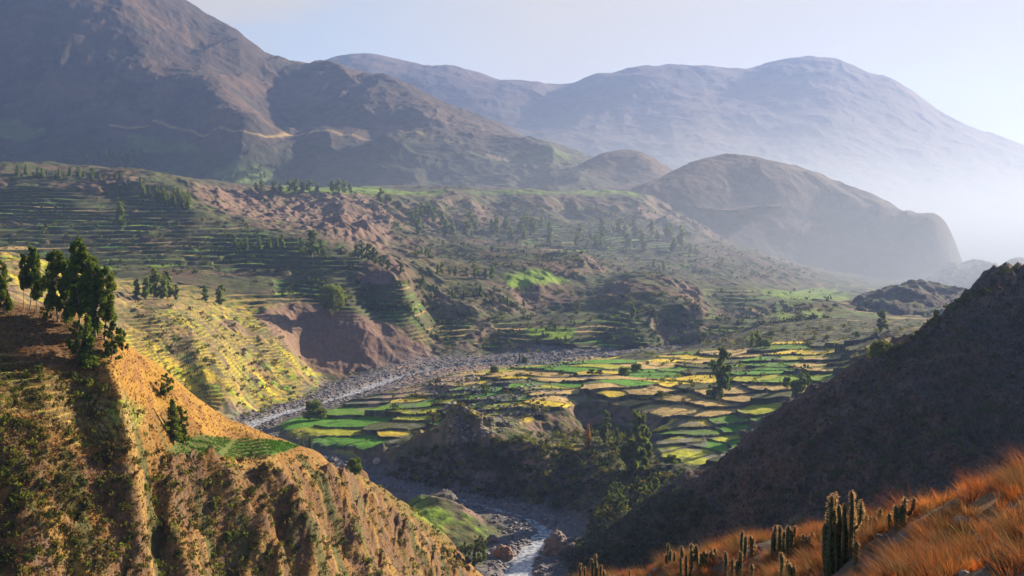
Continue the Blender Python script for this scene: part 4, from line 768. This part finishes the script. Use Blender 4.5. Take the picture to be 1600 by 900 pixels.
# stones
def rock_tmpl(seed):
    rng = np.random.default_rng(seed); a = (1+5**.5)/2; V = np.array([(-1,a,0),(1,a,0),(-1,-a,0),(1,-a,0),(0,-1,a),(0,1,a),(0,-1,-a),(0,1,-a),(a,0,-1),(a,0,1),(-a,0,-1),(-a,0,1)], float)/1.9
    V = V*rng.uniform(.7, 1.25, (12, 1))*[1.1, .9, .65]; Fc = np.array([(0,11,5),(0,5,1),(0,1,7),(0,7,10),(0,10,11),(1,5,9),(5,11,4),(11,10,2),(10,7,6),(7,1,8),(3,9,4),(3,4,2),(3,2,6),(3,6,8),(3,8,9),(4,9,5),(2,4,11),(6,2,10),(8,6,7),(9,8,1)]); return V, Fc
RK = [rock_tmpl(300+i) for i in range(6)]
rockm = ground_mat('river stone', 1.5, .4, .3, rough=.8)
P1 = []
RA = np.array(RIV); cs = np.interp(g1.uniform(_s[1], _s[-2], 16000), _s, np.arange(len(_s))); ii = cs.astype(int); tt = (cs-ii)[:, None]; pc = RA[ii]*(1-tt)+RA[np.minimum(ii+1, len(RA)-1)]*tt
wd_ = np.interp(np.interp(cs, np.arange(len(_s)), _s), [0, 100, 160, 250, 450, 540, 620, 740, 850, 1076], [16, 16, 22, 24, 16, 22, 46, 50, 30, 12]); pc = pc+g1.normal(size=pc.shape)*wd_[:, None]*.5
rdd, _, _ = seg_dist(pc[:, 0], pc[:, 1], RIV); pc = pc[(rdd > 2.5+g1.uniform(0, 3, len(pc))) & (pc[:, 1] > 475)]
P = np.stack([pc[:, 0], pc[:, 1], z_at(V, pc[:, 0], pc[:, 1])], 1)
combine('river_stones', parts_of(P, RK, g1, .3, 1.45, [(.17, .16, .17), (.22, .20, .20), (.12, .11, .12), (.26, .22, .19)], 3.0), rockm, 'grey boulders and cobbles filling the river bed', 'stones')
P = scatter(vf, 900, [([(690,640),(760,600),(840,590),(860,640),(800,670),(700,700)], .6), ([(850,560),(920,545),(930,565),(860,575)], .15), ([(660,600),(740,585),(760,610),(690,640)], .25)], g1)
combine('field_stones', parts_of(P, RK, g1, .4, 1.7, [(.26, .23, .21), (.33, .29, .25), (.18, .16, .14)], 2.0), rockm, 'pale stone heaps and wall rubble between the small plots', 'stones')

# ------------------------------------------------------------------ river water
def strip(name, pts, zs, width, mat):
    P = np.array(pts); s0 = np.concatenate([[0], np.cumsum(np.hypot(*np.diff(P, axis=0).T))]); q = np.linspace(s0[1], s0[-2], 400); X = np.interp(q, s0, P[:, 0]); Y = np.interp(q, s0, P[:, 1]); Zz = np.interp(q, s0, zs)
    tx = np.gradient(X); ty = np.gradient(Y); ln = np.hypot(tx, ty); nx, ny = -ty/ln, tx/ln; off = np.linspace(-width, width, 9)
    V = np.stack([X[:, None]+nx[:, None]*off, Y[:, None]+ny[:, None]*off, Zz[:, None]-.55+0*off], -1); i = np.arange(V.shape[0]*9).reshape(-1, 9); Q = np.stack([i[:-1, :-1], i[:-1, 1:], i[1:, 1:], i[1:, :-1]], -1).reshape(-1, 4)
    return mesh_obj(name, V.reshape(-1, 3), Q, mat, smooth=True)
wm = bpy.data.materials.new('river water'); wm.use_nodes = True; nt = wm.node_tree; b = nt.nodes['Principled BSDF']; b.inputs['Roughness'].default_value = .18; b.inputs['Specular IOR Level'].default_value = .8
co = N(nt, 'ShaderNodeTexCoord'); n1 = N(nt, 'ShaderNodeTexNoise'); n1.inputs['Scale'].default_value = .45; n1.inputs['Detail'].default_value = 8; n1.inputs['Roughness'].default_value = .7
crr = N(nt, 'ShaderNodeValToRGB'); crr.color_ramp.elements[0].position = .42; crr.color_ramp.elements[1].position = .6; crr.color_ramp.elements[0].color = (.10, .13, .17, 1); crr.color_ramp.elements[1].color = (.75, .78, .82, 1)
bm_ = N(nt, 'ShaderNodeBump'); bm_.inputs['Strength'].default_value = .5; bm_.inputs['Distance'].default_value = .4
L(nt, co.outputs['Object'], n1.inputs['Vector']); L(nt, n1.outputs['Fac'], crr.inputs['Fac']); L(nt, crr.outputs['Color'], b.inputs['Base Color']); L(nt, n1.outputs['Fac'], bm_.inputs['Height']); L(nt, bm_.outputs['Normal'], b.inputs['Normal'])
struct(strip('river', RIV, RIVZ, 9, wm))

# ------------------------------------------------------------------ foreground grass
g2 = np.random.default_rng(950)
GT = [tuft_tmpl(400+i, 42, 1.0, .75, .016) for i in range(6)]; BT = [tuft_tmpl(420+i, 60, .8, 1.0, .013) for i in range(5)]
FGA = [(900,912),(1040,880),(1220,850),(1340,828),(1500,768),(1600,728),(1690,700),(1690,910),(900,910)]
def fgs(n, rng):
    l = FGL; P = []
    d = rng.uniform(9, 90, n*3)**1.0; X = (rng.uniform(850, 1740, n*3)-800)/F; x = X*d; z = z_at(l, x, d); px, py = pixof(x, d, z); m = (py < 990) & (px > 880)
    keep = rng.uniform(0, 1, n*3) < np.clip(d/45, .3, 1)*np.where(fbm(x/3.2, d/3.2, 3, 77) > -.05, 1, .06); m &= keep
    return np.stack([x, d, z], 1)[m][:n]
P = fgs(5200, g2); nn = fbm(P[:, 0]/5, P[:, 1]/5, 3, 811)
combine('foreground_grass', parts_of(P[nn > .02], GT, g2, .24, .62, [(.36, .165, .055), (.40, .23, .09), (.22, .12, .06), (.19, .145, .09), (.34, .16, .05), (.15, .11, .065)], near=True)+parts_of(P[nn <= .02], BT, g2, .3, .8, [(.24, .15, .10), (.20, .16, .09), (.30, .15, .08), (.16, .15, .07)], near=True), grassm, 'orange and rust coloured dry bunch grass on the near slope', 'grass')
P = fgs(420, g2)
combine('foreground_brush', parts_of(P, [tuft_tmpl(440+i, 160, .9, 1.1, .007) for i in range(4)], g2, .5, 1.15, [(.16, .10, .075), (.11, .095, .06), (.20, .10, .06), (.13, .12, .09)], near=True), grassm, 'twiggy grey brown brush among the grass on the near slope', 'brush')

P = fgs(900, g2)
combine('foreground_stones', parts_of(P, RK, g2, .05, .30, [(.26, .22, .19), (.18, .15, .13), (.32, .28, .24)], 2.5), rockm, 'grey stones lying between the grass tufts on the near slope', 'stones')
# ------------------------------------------------------------------ cacti
cacm = plain_mat('cactus skin', (.045, .065, .028), .7, .35, 6, .3)
spm = leaf_mat('cactus spines', (.38, .28, .18), .6, tcol=(1.2, 1.0, .75))
CAC = {}
def stem_mesh(path, r, seed):
    rng = np.random.default_rng(seed); P = np.array(path, float); s0 = np.concatenate([[0], np.cumsum(np.linalg.norm(np.diff(P, axis=0), axis=1))]); n = max(10, int(s0[-1]/.12)); q = np.linspace(0, s0[-1], n); P = np.stack([np.interp(q, s0, P[:, k]) for k in range(3)], 1)
    for _ in range(2): P[1:-1] = (P[:-2]+2*P[1:-1]+P[2:])/4
    k = 16; rr = np.full(n, r)*(1+.05*np.sin(q*9+seed)); top = s0[-1]-q; rr = rr*np.sqrt(np.clip(1-np.clip(1-top/(r*1.6), 0, 1)**2, .02, 1)); rr[0] *= .8
    rib = 1+.14*np.cos(np.arange(k)*math.pi); V, Q = tube(P, rr[:, None]*rib[None, :], k)
    # spines from the rib crests
    ns = int(s0[-1]/.045)*8; fi = rng.uniform(0, n-1.01, ns); fi = np.where(rng.random(ns) < .2, n-1-rng.uniform(0, 2.2, ns), fi); i0 = np.clip(fi.astype(int), 0, n-2); j = rng.integers(0, 8, ns)*2; Vr = V.reshape(n, k, 3); t = (fi-i0)[:, None]
    p = Vr[i0, j]*(1-t)+Vr[i0+1, j]*t; c = P[i0]*(1-t)+P[i0+1]*t; o = p-c; o /= np.linalg.norm(o, axis=1)[:, None]+1e-6; o += rng.normal(size=o.shape)*.35; tip = p+o*rng.uniform(.03, .075, (ns, 1)); w = rng.normal(size=o.shape)*.006
    SV = np.stack([p-w, p+w, tip+w*.3, tip-w*.3], 1).reshape(-1, 3); SQ = np.arange(4*ns).reshape(-1, 4)+len(V)
    return np.concatenate([V, SV]), np.concatenate([Q, SQ]), np.concatenate([np.zeros(len(Q)), np.ones(ns)])
def cactus(label, px, py, stems, sink=.25, group=None, layer='foreground_slope', rscale=1.0):
    """stems: (dx px, height px, kind) measured on the photograph at the cactus's own distance"""
    x, y, z = ground_at(LAY[layer], px, py); u = y/F; r = bpy.data.objects.new('cactus', None); COL.objects.link(r); r.location = (x, y, z-sink); r.empty_display_size = .3
    tag(r, label, 'cactus', group); rng = random.Random(int(px*7+py))
    for i, st in enumerate(stems):
        dx, hp = st[0]*u, st[1]*u+sink; arm = st[2] if len(st) > 2 else 0; rad = rng.uniform(.05, .07)*rscale; dy = rng.uniform(-.35, .35); b0 = dx*.72 if len(stems) > 2 else dx
        path = [(b0, dy*.6, 0), (dx+rng.uniform(-.03, .03), dy, hp*.35), (dx+rng.uniform(-.05, .05), dy, hp*.7), (dx+rng.uniform(-.04, .04), dy, hp)]
        if arm == 9: path = [(0, 0, 0), (dx*.4, dy*.3, hp*.22), (dx*.95, dy, hp*.36), (dx*1.02, dy, hp*.6), (dx, dy, hp)]
        V_, Q_, mi = stem_mesh(path, rad, int(rng.random()*1e6)); mesh_obj('stem', V_, Q_, [cacm, spm], parent=r, matidx=mi, smooth=True)
        if arm in (1, -1):
            h0 = hp*rng.uniform(.45, .6); a = .28*arm
            V_, Q_, mi = stem_mesh([(dx, dy, h0), (dx+a*.7, dy, h0+.05), (dx+a, dy+.03, h0+.3), (dx+a*1.05, dy+.03, min(hp*.98, h0+.9))], rad*.8, int(rng.random()*1e6)); mesh_obj('stem', V_, Q_, [cacm, spm], parent=r, matidx=mi, smooth=True)
cactus('big dense cactus clump with over a dozen columns in the middle of the near slope', 1312, 892, [(-17,76), (-11,125), (-8,92), (-6,118), (0,122), (4,124), (5,108), (9,112), (13,95), (-14,60), (-2,80), (8,82), (16,70), (3,66), (-8,70)], rscale=1.0)
cactus('tallest single cactus column with a short side arm, behind the big clump', 1334, 872, [(0,112,1), (3,108), (8,72)])
cactus('candelabra cactus with upturned arms right of the tallest column', 1350, 850, [(0,72), (-6,58,9), (6,60,9), (10,48,9), (-2,64)])
cactus('short cactus leaning in front of the right side of the big clump', 1345, 880, [(0,36), (5,32)])
cactus('thick dark cluster of fused columns left of the big clump', 1219, 872, [(-6,44), (-2,54), (2,55), (6,50), (0,48), (8,40)], rscale=1.15)
cactus('forked cactus with two crooks just right of the thick dark cluster', 1238, 870, [(0,50,1), (-5,40), (4,44)])
cactus('pair of slim cacti standing left of the thick dark cluster', 1170, 872, [(-5,42), (-2,38), (6,40), (9,36), (12,26)])
cactus('low group of small cacti between the forked cactus and the big clump', 1266, 862, [(-6,20), (-2,26), (2,23), (6,27), (11,30)])
cactus('open candelabra cactus with curved arms beside the pale dead bush', 1076, 905, [(0,38,9), (-10,40,9), (8,50,9), (9,55)])
cactus('cluster of thin cacti rising behind the pale dead bush', 1050, 892, [(-6,30), (-2,44), (3,32), (8,30), (0,36)])
cactus('straight cactus column with bushy tip right behind the candelabra cactus', 1068, 893, [(0,42), (2,38)])
cactus('row of short crowded cacti along the crest left of the slim pair', 1110, 886, [(-20,28), (-16,33), (-12,24), (-6,28), (-2,25), (4,30), (8,26), (12,30), (17,22)])
cactus('pair of near cacti cut by the bottom edge below the slim pair', 1143, 912, [(-3,50), (4,44)])
cactus('two close near cacti with pale tips right of the cut pair', 1157, 915, [(0,42), (4,56)])
cactus('lone stubby cactus at the bottom edge below the thick cluster', 1177, 915, [(0,40)])
cactus('pair of cacti at the bottom edge just left of the big clump', 1231, 912, [(-3,50), (3,42)])
cactus('three short cacti at the bottom edge under the big clump', 1246, 915, [(-4,34), (2,30), (24,34)])
cactus('isolated cactus group at the far lower left of the near slope', 938, 915, [(-30,38), (-22,30), (-12,46), (-4,40), (-6,54), (3,34), (8,26)])
cactus('single small cactus poking up from a grass tuft at the lower left', 986, 912, [(0,22)])
cactus('comb-like cactus group on the grassy crest right of the candelabra cactus', 1417, 822, [(-9,34), (-6,38), (-2,40), (2,48), (5,46,1), (9,34), (-4,26)])
cactus('slim cactus on the crest left of the comb-like group', 1385, 828, [(0,32), (4,16)])
cactus('small round-tipped cactus between the slim one and the comb-like group', 1401, 824, [(0,20)])
cactus('squat grey cactus bunch on the crest right of the candelabra cactus', 1370, 832, [(-5,20), (-1,24), (3,26), (6,18)])
cactus('tiny bent cactus on the crest halfway up to the right', 1456, 797, [(-3,10), (2,14)])
cactus('knobbly cactus with side pads high on the right end of the near slope', 1547, 757, [(0,38,-1), (3,34)])
cactus('small forked cactus at the top right of the near slope', 1574, 748, [(0,24), (3,18)])
cactus('thin cactus stick in the grass left of the knobbly cactus', 1516, 768, [(0,20)])

# ------------------------------------------------------------------ boulders, dead bush
def boulder(label, px, py, wpx, hpx, seed, colr, name='boulder', cat='boulder'):
    x, y, z = ground_at(LAY[vf], px, py); u = y/F; bm_m = bpy.data.meshes.new(name); import bmesh
    b = bmesh.new(); bmesh.ops.create_icosphere(b, subdivisions=5, radius=1); V_ = np.array([v.co[:] for v in b.verts]); b.faces.ensure_lookup_table(); Fc = np.array([[v.index for v in f.verts] for f in b.faces]); b.free()
    n_ = ridged(V_[:, 0]*1.3+seed, V_[:, 1]*1.3+V_[:, 2]*1.7, 4, seed)*.16+fbm(V_[:, 0]*.9+V_[:, 2], V_[:, 1]*.9-V_[:, 2]*.6, 4, seed+2)*.22; V_ = V_*(0.85+n_[:, None]); V_[:, 2] = np.floor(V_[:, 2]*4+fbm(V_[:, 0]*2, V_[:, 1]*2, 2, seed)*.6)/4*.4+V_[:, 2]*.6
    V_ = V_*[wpx*u*.5, wpx*u*.42, hpx*u*.62]; o = mesh_obj(name, V_, Fc, plain_mat('rock '+name+str(seed), colr, .85, .35, .5, .6)); o.location = (x, y, z+hpx*u*.22); tag(o, label, cat); return o
boulder('big layered rock outcrop with a sunlit orange top at the river bend', 874, 862, 46, 36, 7, (.20, .15, .13), 'rock_outcrop', 'rock')
boulder('brown boulder lying on the left shore of the lower river', 786, 868, 30, 20, 3, (.26, .15, .09))
boulder('small pale boulder on the bank below the green fields', 587, 722, 12, 8, 5, (.5, .47, .43))
boulder('grey shore boulder just above the brown one by the lower river', 768, 846, 18, 12, 9, (.20, .17, .16))
def dead_bush(label, px, py, hpx):
    x, y, z = ground_at(LAY['foreground_slope'], px, py); u = y/F; H = hpx*u; rng = random.Random(4); A_ = Acc()
    def grow(p, d, ln, r, lev):
        q = [p[k]+d[k]*ln for k in range(3)]; V_, Q_ = tube([p, [(p[k]+q[k])/2+rng.uniform(-.03, .03) for k in range(3)], q], [r, r*.85, r*.7], 5); A_.add(V_, Q_)
        if lev == 0: return
        for _ in range(3):
            d2 = [d[0]+rng.uniform(-.9, .9), d[1]+rng.uniform(-.9, .9), d[2]+rng.uniform(-.25, .45)]; n_ = math.sqrt(sum(k*k for k in d2)); grow(q, [k/n_ for k in d2], ln*.74, r*.72, lev-1)
    for _ in range(7):
        a = rng.uniform(0, 6.28); d = [math.cos(a)*.7, math.sin(a)*.7, .75]; grow([0, 0, 0], d, H*.32, .03, 4)
    V_, Q_ = A_.get(); o = mesh_obj('dead_bush', V_, Q_, leaf_mat('dry twigs', (.50, .27, .13), .15)); o.location = (x, y, z); tag(o, label, 'bush'); return o
dead_bush('pale orange leafless bush with tangled twigs among the cacti', 1058, 905, 34)
